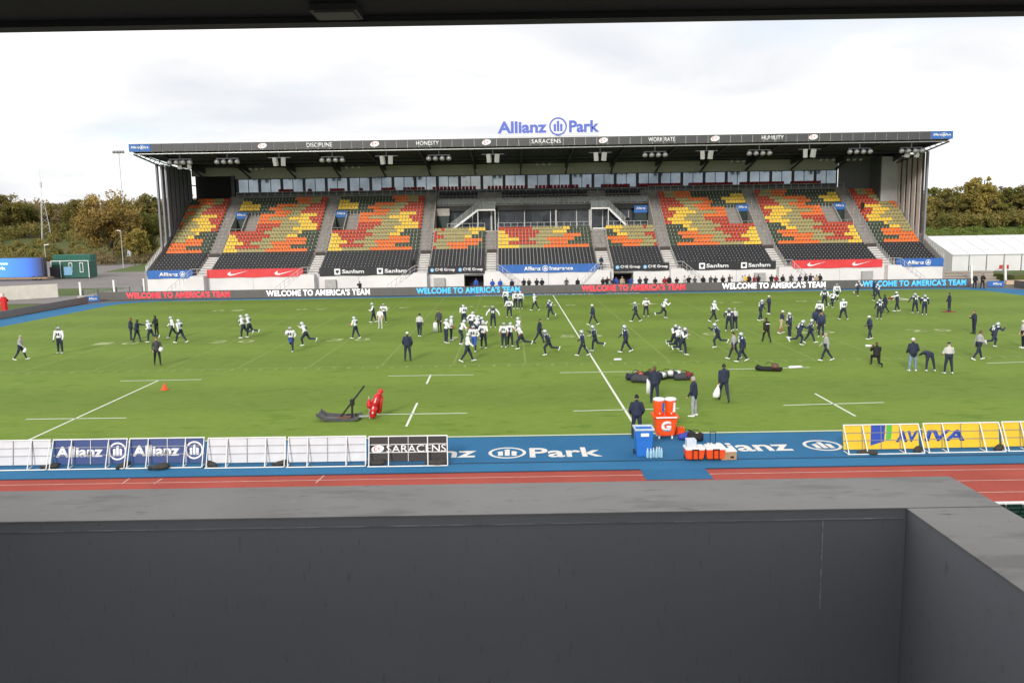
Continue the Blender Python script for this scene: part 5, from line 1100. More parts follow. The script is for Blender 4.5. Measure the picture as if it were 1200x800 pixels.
OUT = {  # torso, pelvis, uparm, forearm, thigh, shin, shoe
 'W': ('player', WJ, NAVY, WJ, WJ, NAVY, NAVY, SHOE), 'N': ('player', NAVYJ, NAVY, NAVYJ, NAVY, NAVY, NAVY, SHOE), 'NW': ('player', NAVYJ, NAVY, WJ, WJ, NAVY, NAVY, SHOE), 'Wk': ('player', WJ, NAVY, WJ, 'skin', NAVY, NAVY, SHOE), 'Wo': ('player', WJ, NAVY, WJ, ORC, NAVY, NAVY, SHOE),
 'Wb': ('player', WJ, BLUEC, WJ, WJ, BLUEC, NAVY, SHOE), 'WW': ('shirt', WJ, LGREY, WJ, 'skin', LGREY, LGREY, SHOE), 'CN': ('coat', NAVY, NAVY, NAVY, NAVY, NAVY, NAVY, SHOED), 'CNs': ('coat', NAVYJ, NAVY, NAVYJ, NAVYJ, NAVY, NAVY, SHOE), 'CG': ('coat', GREYC, NAVY, GREYC, GREYC, NAVY, NAVY, SHOE), 'CGt': ('coat', LGREY, NAVY, LGREY, 'skin', NAVY, NAVY, SHOE),
 'CB': ('coat', BLKC, BLKC, BLKC, BLKC, BLKC, BLKC, SHOED), 'CD': ('shirt', DGREY, DGREY, DGREY, DGREY, BLKC, BLKC, SHOED), 'CJ': ('coat', NAVY, NAVY, NAVY, NAVY, JEAN, JEAN, SHOE), 'CK': ('shirt', NAVYJ, KHAK, NAVYJ, 'skin', KHAK, 'skin', SHOE), 'CGR': ('coat', NAVY, NAVY, NAVY, NAVY, GRT, GRT, SHOE),
 'OB': ('coat', BLUEC, BLUEC, BLUEC, BLUEC, NAVY, NAVY, SHOED), 'OR': ('coat', REDC, REDC, REDC, REDC, BLKC, BLKC, SHOED), 'OY': ('coat', YELC, YELC, YELC, BLKC, BLKC, BLKC, SHOED), 'OT': ('coat', BEIG, BEIG, BEIG, BEIG, BLKC, BLKC, SHOED), 'OG': ('coat', LGREY, LGREY, LGREY, LGREY, GRT, GRT, SHOED)}
pcount = 0
def person(loc, pose, face, outfit, head, label, group, h=1.0, number=True, extra=None):
    global pcount
    pcount += 1; o_ = OUT[outfit]; me, M, ch, ws, hands = body(pose, o_[0]); o = link('person', me, None, loc=loc, rot=(0, 0, R(face))); k_ = 1.08 if head == 'helmet' else 1.04; o.scale = (h*k_, h*k_, h); tag(o, label, 'person', group)
    skin = SKINS[(pcount*7+len(label)) % 3] if head in ('helmet', 'hair_d') else SKINS[0 if pcount % 3 else 1]; q = lambda m: skin if m == 'skin' else m
    mm = dict(torso=o_[1], pelvis=o_[2], uparm=q(o_[3]), forearm=q(o_[4]), hand=skin, head=skin, thigh=o_[5], shin=q(o_[6]), foot=o_[7], eye=EYEM)
    for i, r_ in enumerate(REG): s = o.material_slots[i]; s.link = 'OBJECT'; s.material = mm[r_]
    if head == 'helmet':
        hm = link('helmet', helm_me, o, mtx=M); link('stripe', stripe_me, hm); link('face_mask', mask_me, hm)
        if number:
            nmesh = num_w if outfit in ('N', 'NW') else num_n
            d = BUILD['player']['cy']+0.012; link('jersey_number', nmesh, o, mtx=ch @ Matrix.Translation((0, -d, 0.0))); link('jersey_number', nmesh, o, mtx=ch @ Matrix.Translation((0, d+0.008, 0.0)))
        if outfit in ('N',): link('shoulder_stripe', yoke_me, o, mtx=ch @ Matrix.Translation((-0.2, 0, 0))); link('shoulder_stripe', yoke_me, o, mtx=ch @ Matrix.Translation((0.2, 0, 0)))
    else:
        kind, m = {'hair_d': ('hair', HAIRD), 'hair_b': ('hair', HAIRB), 'hair_g': ('hair', HAIRG), 'cap_w': ('cap', WJ), 'cap_n': ('cap', NAVY), 'cap_g': ('cap', GREYC), 'beanie': ('beanie', BLKC), 'cap_r': ('cap', REDC)}[head]
        link(kind, gear(kind, m), o, mtx=M)
    if extra == 'towel': link('towel', towel_me, o, mtx=ws)
    return o, hands
PL, ST_, ON = 'players spread over the pitch', 'coaches and staff on the pitch', 'onlookers behind the far LED board'
PEOPLE = [
 (25, 422, 'walk', -80, 'CG', 'hair_g', 'person in grey sweatshirt walking at the far left edge of the pitch', ST_),
 (71, 414, 'stand', 178, 'W', 'helmet', 'lone white-shirted player standing near the left edge of the pitch', PL),
 (154, 398, 'stand', -60, 'CN', 'cap_r', 'coach in dark red cap, left of the dark-coated man at the left', ST_),
 (161, 401, 'reach', -88, 'CN', 'hair_d', 'dark-coated man reaching an arm to the right, beside the red-capped coach', ST_),
 (177, 401, 'jog', 80, 'W', 'helmet', 'white-shirted player jogging in front of a black-clad man at the left', PL),
 (184, 394, 'stand_wide', 150, 'CB', 'hair_d', 'black-clad man half hidden behind a jogging player at the left', ST_),
 (185, 428, 'stroll', -150, 'CD', 'hair_b', 'man in dark grey holding a white helmet, left of the pitch centre', ST_),
 (203, 396, 'walk', 120, 'W', 'helmet', 'white-shirted player, further of the pair left of the yard numbers', PL),
 (212, 402, 'walk', 75, 'W', 'helmet', 'white-shirted player, nearer of the pair left of the yard numbers', PL),
 (286, 396, 'jog', 88, 'W', 'helmet', 'front runner of two white-shirted players jogging left side by side', PL),
 (293, 395, 'jog', 90, 'W', 'helmet', 'rear runner of two white-shirted players jogging left side by side', PL),
 (342, 412, 'jog', 172, 'W', 'helmet', 'white-shirted player with blue towel at the waist jogging towards the camera', PL),
 (359, 405, 'run', 86, 'W', 'helmet', 'white-shirted player running left, heel kicked up, beside the towel player', PL),
 (417, 397, 'stroll', 70, 'Wo', 'helmet', 'white-shirted player with one orange sleeve walking left alone', PL),
 (438, 378, 'stroll', 100, 'NW', 'helmet', 'left player of the trio by the white-trousered coach', PL),
 (446, 385, 'stand', 170, 'WW', 'hair_b', 'coach all in white and pale grey in front of two players', ST_),
 (450, 378, 'stand_wide', 180, 'W', 'helmet', 'white-shirted player right behind the white-clad coach', PL),
 (478, 423, 'pockets', 0, 'CN', 'cap_w', 'navy-coated coach in white cap seen from behind, alone left of centre', ST_),
 (492, 395, 'stroll', -10, 'CGt', 'hair_d', 'man in pale top seen from behind, left of the central group', ST_),
 (515, 389, 'stand', 160, 'CD', 'hair_b', 'tall man in dark grey beside a white towel, left of the central group', ST_),
 (523, 402, 'stand_wide', -60, 'W', 'helmet', 'leftmost white-shirted player of the central group', PL),
 (529, 399, 'stand', -80, 'Wo', 'helmet', 'orange-sleeved player second from the left of the central group', PL),
 (540, 404, 'ready', -70, 'Wo', 'helmet', 'crouching orange-sleeved player third from the left of the central group', PL),
 (544, 382, 'jog', 20, 'W', 'helmet', 'furthest white-shirted player of the central group, back turned', PL),
 (552, 391, 'run', -40, 'W', 'helmet', 'leaning white-shirted player at the middle of the central group', PL),
 (557, 395, 'ready', -60, 'W', 'helmet', 'white-shirted player bent forward behind the middle of the central group', PL),
 (562, 398, 'run', -50, 'NW', 'helmet', 'navy-fronted player leaning in at the middle of the central group', PL),
 (556, 412, 'jog', 160, 'Wb', 'helmet', 'player in bright blue leggings at the front of the central group', PL),
 (567, 408, 'stand_wide', 150, 'Wk', 'helmet', 'bare-armed white-shirted player at the right of the central group', PL),
 (548, 424, 'walk', -85, 'W', 'helmet', 'nearest white-shirted player of the central group striding right', PL),
 (578, 384, 'arms_out', 178, 'NW', 'helmet', 'navy-shirted player with white sleeves and arms held out, right of the central group', PL),
 (591, 407, 'stand', 160, 'Wk', 'helmet', 'left of two players standing side by side just left of the halfway line', PL),
 (598, 406, 'stand_wide', -30, 'Wo', 'helmet', 'right of two players standing side by side just left of the halfway line', PL),
 (611, 409, 'run', 88, 'Wk', 'helmet', 'bare-armed player running left just left of the halfway line', PL),
 (608, 400, 'stand', 110, 'W', 'helmet', 'player partly hidden behind the bare-armed runner', PL),
 (593, 359, 'stand', 150, 'W', 'helmet', 'leftmost of four players bunched by the far touchline', PL),
 (597, 372, 'stand_wide', 170, 'W', 'helmet', 'nearest of four players bunched by the far touchline', PL),
 (604, 362, 'stand', -150, 'W', 'helmet', 'third from the left of four players bunched by the far touchline', PL),
 (610, 362, 'stand', 0, 'W', 'helmet', 'rightmost of four players bunched by the far touchline', PL),
 (627, 364, 'walk', 60, 'W', 'helmet', 'white-shirted player alone between the bunched four and the halfway line', PL),
 (645, 374, 'jog', 30, 'N', 'helmet', 'navy-shirted player beside the far end of the halfway line', PL),
 (632, 402, 'walk', -100, 'CN', 'hair_d', 'dark-coated man striding just left of the halfway line', ST_),
 (643, 416, 'run', 88, 'N', 'helmet', 'leftmost of the three navy players running left by the halfway line', PL),
 (683, 417, 'walk', 84, 'N', 'helmet', 'navy player stepping across the halfway line', PL),
 (697, 411, 'jog', 80, 'N', 'helmet', 'navy player jogging just right of the halfway line', PL),
 (695, 381, 'walk', 70, 'CNs', 'cap_w', 'navy-clad coach in white cap walking beyond the halfway line runners', ST_),
 (733, 413, 'walk', 95, 'N', 'helmet', 'navy player walking alone right of the halfway line', PL),
 (745, 377, 'walk', 75, 'N', 'helmet', 'left player of the trio spread beyond the right of the halfway line', PL),
 (757, 371, 'stand_wide', 190, 'Wk', 'helmet', 'middle player of the trio spread beyond the right of the halfway line', PL),
 (777, 373, 'run', -88, 'W', 'helmet', 'player running right, at the right of the far trio', PL),
 (790, 409, 'jog', -150, 'NW', 'helmet', 'leftmost of three players jogging shoulder to shoulder', PL),
 (794, 412, 'jog', -140, 'W', 'helmet', 'middle of three players jogging shoulder to shoulder', PL),
 (800, 416, 'jog', -130, 'NW', 'helmet', 'rightmost of three players jogging shoulder to shoulder', PL),
 (836, 377, 'walk', -80, 'W', 'helmet', 'white-sleeved player standing alone right of the jogging three', PL),
 (841, 407, 'run', 86, 'N', 'helmet', 'navy player running left in front of the white-sleeved player', PL),
 (854, 388, 'stand_wide', 160, 'N', 'helmet', 'navy player standing against a grey-topped coach', PL),
 (861, 387, 'stand', 20, 'CGt', 'cap_g', 'grey-topped coach standing behind a navy player', ST_),
 (860, 421, 'walk', 60, 'CG', 'beanie', 'grey-topped coach in dark hat walking beside a navy player', ST_),
 (869, 424, 'walk', 100, 'N', 'helmet', 'navy player walking beside the grey-topped coach in dark hat', PL),
 (891, 376, 'reach', -80, 'N', 'helmet', 'navy player reaching towards a white-capped coach', PL),
 (901, 368, 'arms_folded', 100, 'CNs', 'cap_w', 'white-capped coach facing the reaching navy player', ST_),
 (898, 401, 'walk', 10, 'CB', 'hair_d', 'black-jacketed man with white lettering on his back walking away', ST_),
 (915, 391, 'reach', -85, 'CK', 'cap_w', 'coach in navy top, khaki shorts and white cap', ST_),
 (925, 396, 'stand', 95, 'N', 'helmet', 'navy player facing the coach in khaki shorts', PL),
 (936, 405, 'run', -88, 'N', 'helmet', 'navy player running right behind the coach in khaki shorts', PL),
 (949, 402, 'walk', -120, 'N', 'helmet', 'navy player with blue towel left of the pointing coach', PL),
 (955, 388, 'point', 175, 'CNs', 'hair_d', 'coach flinging an arm out to the left, right of the towel player', ST_),
 (962, 395, 'stand', 150, 'CNs', 'hair_d', 'dark-clad man standing just right of the pointing coach', ST_),
 (960, 376, 'stand', 160, 'W', 'helmet', 'white-shirted player behind the pointing coach', PL),
 (968, 423, 'walk', 80, 'CG', 'hair_g', 'grey-sweatshirted coach walking left, right of midfield', ST_),
 (966, 360, 'stand_wide', 150, 'NW', 'helmet', 'left of three players before the white LED letters', PL),
 (975, 361, 'run', -60, 'W', 'helmet', 'middle of three players before the white LED letters, striding', PL),
 (980, 353, 'stand', 180, 'W', 'helmet', 'right and furthest of three players before the white LED letters', PL),
 (988, 375, 'walk', 8, 'W', 'helmet', 'white-sleeved player with back turned, right of the pointing coach', PL),
 (1005, 347, 'jog', -70, 'NW', 'helmet', 'player just left of the right-hand blue LED letters', PL),
 (1024, 347, 'stand', 60, 'CN', 'hair_d', 'dark-coated coach standing in front of the right-hand blue LED letters', ST_),
 (1028, 353, 'walk', 20, 'N', 'helmet', 'navy player just in front of the dark coach by the blue LED letters', PL),
 (1030, 374, 'stand', 0, 'N', 'helmet', 'navy player with back turned beside a striding coach', PL),
 (1037, 367, 'walk', 90, 'CN', 'hair_d', 'striding dark-clad coach beside the navy player with back turned', ST_),
 (1051, 365, 'reach', 80, 'NW', 'helmet', 'player with arm out, left of the right-hand pair', PL),
 (1072, 367, 'arms_out', 5, 'N', 'helmet', 'left of the right-hand pair of navy players', PL),
 (1083, 369, 'stand', -20, 'N', 'helmet', 'right of the right-hand pair of navy players', PL),
 (1112, 365, 'stand', 40, 'CN', 'hair_d', 'dark-clad coach standing on a red marker mat at the far right', ST_),
 (1019, 398, 'stroll', 100, 'CNs', 'cap_w', 'white-capped coach in navy walking behind the kneeling photographer', ST_),
 (1027, 429, 'kneel', -6, 'CB', 'hair_b', 'photographer in black kneeling with a camera on the right of the pitch', ST_),
 (1069, 435, 'pockets', 0, 'CJ', 'cap_w', 'man in navy coat, pale jeans and white cap seen from behind', ST_),
 (1089, 435, 'bend', -4, 'CNs', 'cap_n', 'man bending right over between two standing men', ST_),
 (1111, 438, 'stand_wide', 0, 'CGt', 'cap_n', 'man in grey shirt and dark cap seen from behind', ST_),
 (1141, 391, 'arms_folded', 90, 'CN', 'hair_b', 'dark-clad man standing with arms folded near the right edge', ST_),
 (1146, 422, 'walk', -85, 'CG', 'hair_b', 'grey-sweatshirted man walking right near the right edge', ST_),
 (1164, 407, 'run', -80, 'N', 'helmet', 'navy player running right near the right edge', PL),
 (1199, 408, 'stand', 90, 'CGt', 'cap_w', 'grey-topped man in white cap cut by the right edge', ST_),
 (767, 473, 'stroll', -5, 'CN', 'hair_b', 'man in dark coat walking away behind the orange coolers', ST_),
 (746, 513, 'pockets', -5, 'CN', 'beanie', 'man in dark coat and beanie at the touchline behind the blue bin', ST_),
 (813, 488, 'stand', 60, 'CGR', 'hair_g', 'grey-haired man in dark jacket and grey trousers at the near touchline', ST_),
 (848, 470, 'walk', 0, 'CN', 'hair_d', 'man in dark coat carrying a white bag away from the near touchline', ST_),
 (1142, 338, 'stand', 175, 'CB', 'hair_g', 'left of the two men in black at the right corner of the track', ST_),
 (1151, 338, 'stand_wide', 185, 'CB', 'hair_b', 'right of the two men in black at the right corner of the track', ST_),
]
HND = {}
for u, v, pose, face, outfit, head, label, group in PEOPLE:
    g = G(u, v); o, hands = person((g.x, g.y, 0.004 if v > 340 else -0.01), pose, face, outfit, head, label, group, 1.01+0.045*math.sin(u*1.7), extra='towel' if 'towel at the waist' in label or 'with blue towel' in label else None)
    HND[label] = (o, hands)
# onlookers behind the far boards
ORD = 'first second third fourth fifth sixth seventh eighth ninth tenth eleventh twelfth thirteenth fourteenth fifteenth sixteenth seventeenth eighteenth nineteenth twentieth'.split()
def ordn(i): return ORD[i] if i < 20 else ('twenty-' if i < 29 else 'thirty-')+ORD[(i-20) % 10] if i % 10 != 9 or i < 20 else ('thirtieth' if i == 29 else 'fortieth')
onx = [-7.72, -6.7, -5.12, -3.54, -2.87, -1.85, -1.12, 2.1, 3.57]; onr = [6.95, 7.52, 8.25, 8.76, 9.44, 10.68, 11.81, 12.65, 13.89, 15.08, 15.81, 16.66, 17.85, 18.3, 19.15, 20.27, 21.18, 21.97, 22.76, 23.83, 25.36, 25.81, 26.37, 26.94, 27.67, 29.2, 30.05, 30.72, 31.97, 33.1, 33.77, 34.62, 35.13, 35.87]
WORD = {'CB': 'black', 'CN': 'navy', 'CD': 'dark grey', 'OB': 'bright blue', 'OR': 'dark red', 'OY': 'a yellow bib', 'OT': 'beige', 'OG': 'pale grey'}
o1 = ['OB', 'OB', 'CB', 'CB', 'CB', 'CB', 'CB', 'CD', 'CB']; o2 = ['CB', 'CB', 'CN', 'OB', 'OT', 'OB', 'CN', 'CN', 'CB', 'OR', 'CB', 'CB', 'OG', 'CB', 'CD', 'CB', 'CD', 'CN', 'CB', 'CD', 'OG', 'OY', 'CB', 'OR', 'CB', 'CB', 'OR', 'CB', 'CD', 'CN', 'CB', 'CN', 'OT', 'CB']
ps = ['stand_wide', 'phone', 'arms_folded', 'phone', 'stand', 'pockets']; hs = ['hair_d', 'cap_n', 'hair_b', 'beanie', 'hair_d', 'hair_g']
for i, (x, f) in enumerate(zip(onx, o1)): person((x, 76.9+0.35*math.sin(i*2.3), -0.03), ps[(i*5) % 6], 180+12*math.sin(i*1.9), f, hs[(i*7+1) % 6], '%s onlooker from the left below the blue banner, in %s' % (ordn(i), WORD[f]), ON, 1.0+0.04*math.sin(i*3.1))
for i, (x, f) in enumerate(zip(onr, o2)): person((x, 76.9+0.4*math.sin(i*2.7), -0.03), ps[(i*5+2) % 6], 180+14*math.sin(i*1.7), f, hs[(i*5+3) % 6], '%s onlooker from the right tunnel mouth rightwards, in %s' % (ordn(i), WORD[f]), ON, 1.0+0.05*math.sin(i*2.1))
person((-25.3, 76.8, -0.03), 'phone', 170, 'CB', 'beanie', 'lone photographer in black behind the left white LED letters', ON)
person((-10.0, 79.2, -0.03), 'stand', 180, 'OB', 'hair_d', 'man in bright blue in the mouth of the left tunnel', ON)
person((6.95, 79.2, 2.69), 'stand', 200, 'CN', 'hair_d', 'steward in navy on the landing right of the long blue banner', 'stewards in the far stand')
person((-18.6, 80.6, 2.72), 'stand', 200, 'CB', 'hair_d', 'steward in black at the right end of the left black banner', 'stewards in the far stand')
person((47.5, ry(17)+0.3, rz(17)+0.06), 'stand', 200, 'CB', 'hair_d', 'steward in black on the rightmost aisle of the far stand', 'stewards in the far stand')
person((12.2, 91.2, TZ), 'stand', 190, 'CB', 'hair_d', 'steward in black below the right terrace stair', 'stewards in the far stand')
# ------------------------------------------------------------------ near touchline: hoardings, coolers, training gear
def xat(u, Y, z=0.0):
    d = math.cos(CPIT)*(Y-CPOS[1])-math.sin(CPIT)*(z-CPOS[2]); v = (z-CPOS[2])/d*-1; return CPOS[0]+d*((u-600)/CF-0.016*0.14)
HB = 'leaning hoardings along the near touchline'
BOARDM = {'white': mat('board_white', (0.56, 0.57, 0.60), 0.5, var=0.07, scale=1.5), 'blue': mat('board_blue', (0.012, 0.042, 0.17), 0.45, var=0.08, scale=1), 'black': mat('board_black', (0.016, 0.012, 0.013), 0.5, var=0.15, scale=1), 'yellow': mat('board_yellow', (0.70, 0.47, 0.025), 0.5, var=0.08, scale=1)}
FRM = mat('board_frame_white', (0.72, 0.72, 0.70), 0.45, var=0.06); BGRN = mat('board_green', (0.08, 0.40, 0.06), 0.5, var=0); BBLU = mat('letter_blue', (0.02, 0.06, 0.36), 0.5, var=0)
def hoarding(u0, u1, col, label, Y=-3.72, content=(), step=3):
    x0, x1 = xat(u0, Y)+0.03, xat(u1, Y)-0.03; w = x1-x0; t = empty('hoarding', ((x0+x1)/2, Y, -0.006)); tag(t, label, 'hoarding', HB)
    lean = Matrix.Rotation(R(-10), 4, 'X'); base = Matrix.Translation((0, 0.28, 0.1)) @ lean      # panel leans away from the camera
    pn = link('panel', MB().box(-w/2, w/2, 0, 0.02, 0, 0.90).mesh('panel', BOARDM[col]), t, mtx=base)
    link('top_rail', MB().tube((-w/2, -0.02, 0.92), (w/2, -0.02, 0.92), 0.024, n=8).mesh('top_rail', FRM), t, mtx=base)
    for z in (0.33, 0.62): link('cross_rail', MB().box(-w/2, w/2, -0.022, -0.002, z-0.012, z+0.012).mesh('cross_rail', mat('rail_grey', (0.24, 0.24, 0.25), 0.5, 0.3) if col != 'black' else FRM), t, mtx=base)
    for k in range(1, 4): link('upright', MB().box(-w/2+w*k/4-0.012, -w/2+w*k/4+0.012, -0.024, -0.002, 0, 0.92).mesh('upright', STEELP if col in ('blue', 'black') else MATS['rail_grey']), t, mtx=base)
    top = base @ Vector((0, -0.03, 0.92))
    for fx in (-0.5, -0.25, 0.25, 0.5): link('brace_leg', MB().tube((fx*w*0.99, top.y, top.z), (fx*w*0.99+0.04, -0.12, 0.03), 0.02, n=8).mesh('brace_leg', FRM), t); link('foot', MB().tube((fx*w*0.99+0.04, -0.12, 0.024), (fx*w*0.99, 0.28, 0.05), 0.018, n=6).mesh('foot', FRM), t)
    link('ground_rail', MB().tube((-w/2, -0.12, 0.025), (w/2, -0.12, 0.025), 0.022, n=8).mesh('ground_rail', FRM), t)
    for kind, x, wd, h, s in content:
        if kind == 't': link('lettering', text_mesh(s, wd, h, PRINTW if col != 'yellow' else BBLU, 0.006, 0.035 if col != 'black' else 0.005, 0.18 if col == 'yellow' else 0.0), pn, loc=(x, -0.001, 0.46))
        elif kind == 'e': link('emblem', eagle_logo(0, 0, h/2, 0, 0.006).mesh('emblem', PRINTW), pn, loc=(x, -0.001, 0.46))
        elif kind == 'c': q = MB(); crescent_logo(q, 0, 0, h/2, 0, 0.004); link('emblem', q.mesh('emblem', [PRINTW, REDP]), pn, loc=(x, -0.001, 0.46))
        elif kind == 'v':
            link('stripe', MB().prism([(-0.42, -0.32), (0.10, -0.17), (0.16, 0.44), (-0.38, 0.44)], -0.006, 0).mesh('stripe', BBLU), pn, loc=(x, -0.001, 0.46)); link('stripe', MB().prism([(0.17, -0.14), (0.36, -0.09), (0.42, 0.44), (0.21, 0.44)], -0.006, 0).mesh('stripe', BGRN), pn, loc=(x, -0.001, 0.46))
    return t
hoarding(-35, 56, 'white', 'plain white hoarding cut by the left edge of the picture')
hoarding(57, 147, 'blue', 'left of the two blue lettered hoardings', content=(('t', -0.42, 1.75, 0.40, 'Allianz'), ('e', 1.0, 0, 0.66, '')))
hoarding(147.5, 238, 'blue', 'right of the two blue lettered hoardings', content=(('t', -0.42, 1.75, 0.40, 'Allianz'), ('e', 1.0, 0, 0.66, '')))
hoarding(240, 334, 'white', 'plain white hoarding right beside the blue hoardings', Y=-3.85)
hoarding(335, 429, 'white', 'plain white hoarding beside the black hoarding', Y=-3.9)
hoarding(430, 525, 'black', 'black hoarding with white club name and red crescent badge', Y=-4.0, content=(('c', -1.13, 0, 0.27, ''), ('t', 0.30, 2.2, 0.27, 'SARACENS')))
hoarding(991, 1082, 'yellow', 'yellow hoarding with blue and green stripes', Y=-3.4, content=(('v', 0.02, 0, 0, ''), ('t', 0.98, 0.86, 0.42, 'AV')))
hoarding(1085, 1177, 'yellow', 'middle yellow hoarding carrying the end of the blue word', Y=-3.35, content=(('t', -0.62, 1.5, 0.42, 'IVA'),))
hoarding(1178, 1268, 'yellow', 'plain yellow hoarding cut by the right edge of the picture', Y=-3.3)
SBM = mat('sandbag_dark', (0.045, 0.042, 0.036), 0.9, var=0.3, scale=9)
def sandbag(u, Y, rz_, label, s=1.0):
    mb = MB(); rr = random.Random(int(u)); vs = []
    mb.ell((0, 0, 0.085), (0.30, 0.15, 0.09), 14, 8); mb.ell((0.12, 0.02, 0.11), (0.17, 0.14, 0.09), 12, 8); mb.tube((-0.27, 0, 0.08), (-0.36, 0.02, 0.06), 0.05, 0.075, n=8)
    o = mb.build('sandbag', SBM, None, smooth=True); o.location = (xat(u, Y), Y, 0.0); o.rotation_euler = (0, 0, rz_); o.scale = (s, s, s); tag(o, label, 'sandbag', 'sandbags weighing down the hoardings')
sandbag(60, -3.62, 0.3, 'dark sandbag at the left foot of the left blue hoarding'); sandbag(146, -3.6, 1.2, 'dark sandbag between the two blue hoardings'); sandbag(188, -3.95, 0.2, 'flat sandbag lying in front of the right blue hoarding', 1.15)
sandbag(247, -3.65, 2.4, 'sandbag at the left foot of the white hoarding by the blue ones'); sandbag(330, -3.7, 0.4, 'sandbag between the two neighbouring white hoardings'); sandbag(443, -3.85, 0.1, 'sandbag behind the left bay of the black hoarding'); sandbag(513, -4.0, 0.0, 'long sandbag under the right bay of the black hoarding', 1.25)
sandbag(1013, -3.35, 0.2, 'left of two sandbags under the striped yellow hoarding', 0.8); sandbag(1021, -3.5, -0.5, 'right of two sandbags under the striped yellow hoarding', 0.8); sandbag(1076, -3.2, 0.9, 'sandbag between the first two yellow hoardings'); sandbag(1171, -3.15, 0.8, 'sandbag between the last two yellow hoardings')
# tackling sled
sl_ = empty('tackling_sled', (-13.0, 3.7, 0.0)); tag(sl_, 'black tackling sled with raised bar and red padded dummy', 'tackling sled')
TRAY = mat('sled_tray', (0.09, 0.09, 0.095), 0.45, 0.4, var=0.2, scale=3)
tr = MB(); prf = [(-1.15, 0.28), (-0.85, 0.06), (0.0, 0.0), (0.55, 0.02), (0.75, 0.08)]
for (xa, za), (xb, zb) in zip(prf, prf[1:]): tr.hexa([(xa, -0.5, za), (xb, -0.5, zb), (xb, 0.5, zb), (xa, 0.5, za), (xa, -0.5, za+0.03), (xb, -0.5, zb+0.03), (xb, 0.5, zb+0.03), (xa, 0.5, za+0.03)])
for y in (-0.52, 0.49): 
    for (xa, za), (xb, zb) in zip(prf, prf[1:]): tr.hexa([(xa, y, za), (xb, y, zb), (xb, y+0.03, zb), (xa, y+0.03, za), (xa, y, za+0.14), (xb, y, zb+0.14), (xb, y+0.03, zb+0.14), (xa, y+0.03, za+0.14)])
link('tray', tr.mesh('tray', TRAY), sl_); link('weight_plate', MB().lathe((0.05, 0, 0.05), [(0.3, 0), (0.3, 0.06), (0.05, 0.07)], 18).mesh('weight_plate', mat('rusty_plate', (0.14, 0.06, 0.03), 0.7, var=0.3, scale=6)), sl_)
link('push_bar', MB().bar((-0.15, 0.1, 0.1), (0.98, 0.1, 1.52), 0.08).mesh('push_bar', BLACK), sl_)
for y in (-0.05, 0.22): link('upright', MB().bar((0.36, y, 0.04), (0.40, y, 0.85), 0.045).mesh('upright', BLACK), sl_)
link('bracket', MB().box(0.32, 0.48, -0.1, 0.26, 0.62, 0.92).mesh('bracket', BLACK, bevel=0.02), sl_); link('front_arm', MB().bar((0.7, 0, 0.12), (1.2, 0, 0.14), 0.07).bar((1.18, 0, 0.0), (1.18, 0, 1.05), 0.05).mesh('front_arm', STEEL), sl_)
PADR = mat('pad_red', (0.55, 0.018, 0.022), 0.35, var=0.08, scale=3); PADW = mat('pad_white', (0.72, 0.6, 0.6), 0.5, var=0.05)
dm = MB(); capsule(dm, Vector((1.34, -0.05, 0.2)), Vector((1.42, -0.03, 0.62)), 0.17, 0.19); capsule(dm, Vector((1.42, -0.02, 0.62)), Vector((1.55, 0.0, 1.0)), 0.2, 0.15); capsule(dm, Vector((1.60, 0.17, 0.32)), Vector((1.68, 0.15, 0.98)), 0.12, 0.13); capsule(dm, Vector((1.18, -0.1, 0.62)), Vector((1.20, -0.08, 0.86)), 0.1, 0.08); capsule(dm, Vector((1.58, 0.02, 1.02)), Vector((1.73, 0.05, 1.27)), 0.1, 0.115); dm.box(1.12, 1.3, -0.2, 0.1, 0.55, 0.72)
pd = link('dummy_pad', dm.mesh('dummy_pad', PADR, smooth=True), sl_)
for p0, p1 in (((1.47, -0.215, 0.78), (1.54, -0.165, 1.0)), ((1.39, -0.235, 0.52), (1.41, -0.235, 0.62)), ((1.36, -0.225, 0.28), (1.37, -0.225, 0.38))): link('white_strap', MB().bar(p0, p1, 0.06, 0.03).mesh('white_strap', PADW), pd)
# red tackle frame at the far left edge
g = G(2, 366); tf = empty('tackle_frame', (g.x, g.y, -0.01)); tag(tf, 'red padded tackle frame standing on the track at the left edge', 'tackle frame')
for x in (-0.9, 0.35):
    q = link('pad', MB().box(x-0.3, x+0.3, -0.2, 0.2, 0.1, 1.75).mesh('pad', PADR, bevel=0.08), tf); link('white_cap', MB().box(x-0.22, x+0.05, -0.18, 0.18, 1.76, 2.15).mesh('white_cap', PADW, bevel=0.05), q)
link('cross_beam', MB().box(-1.3, 0.7, 0.21, 0.32, 1.2, 1.5).mesh('cross_beam', PADR), tf); link('base', MB().box(-1.3, 0.7, -0.3, 0.6, 0, 0.09).mesh('base', DARKST), tf)
# cone
g = G(193, 456.5); cn = empty('training_cone', (g.x, g.y, 0.004)); tag(cn, 'orange flat training cone near the left twenty-two line', 'cone')
link('cone_body', MB().lathe((0, 0, 0.02), [(0.17, 0), (0.15, 0.02), (0.05, 0.30), (0.035, 0.31)], 16).mesh('cone_body', ORANGE, smooth=True), cn); link('base', MB().box(-0.2, 0.2, -0.2, 0.2, 0, 0.022).mesh('base', ORANGE, bevel=0.008), cn)
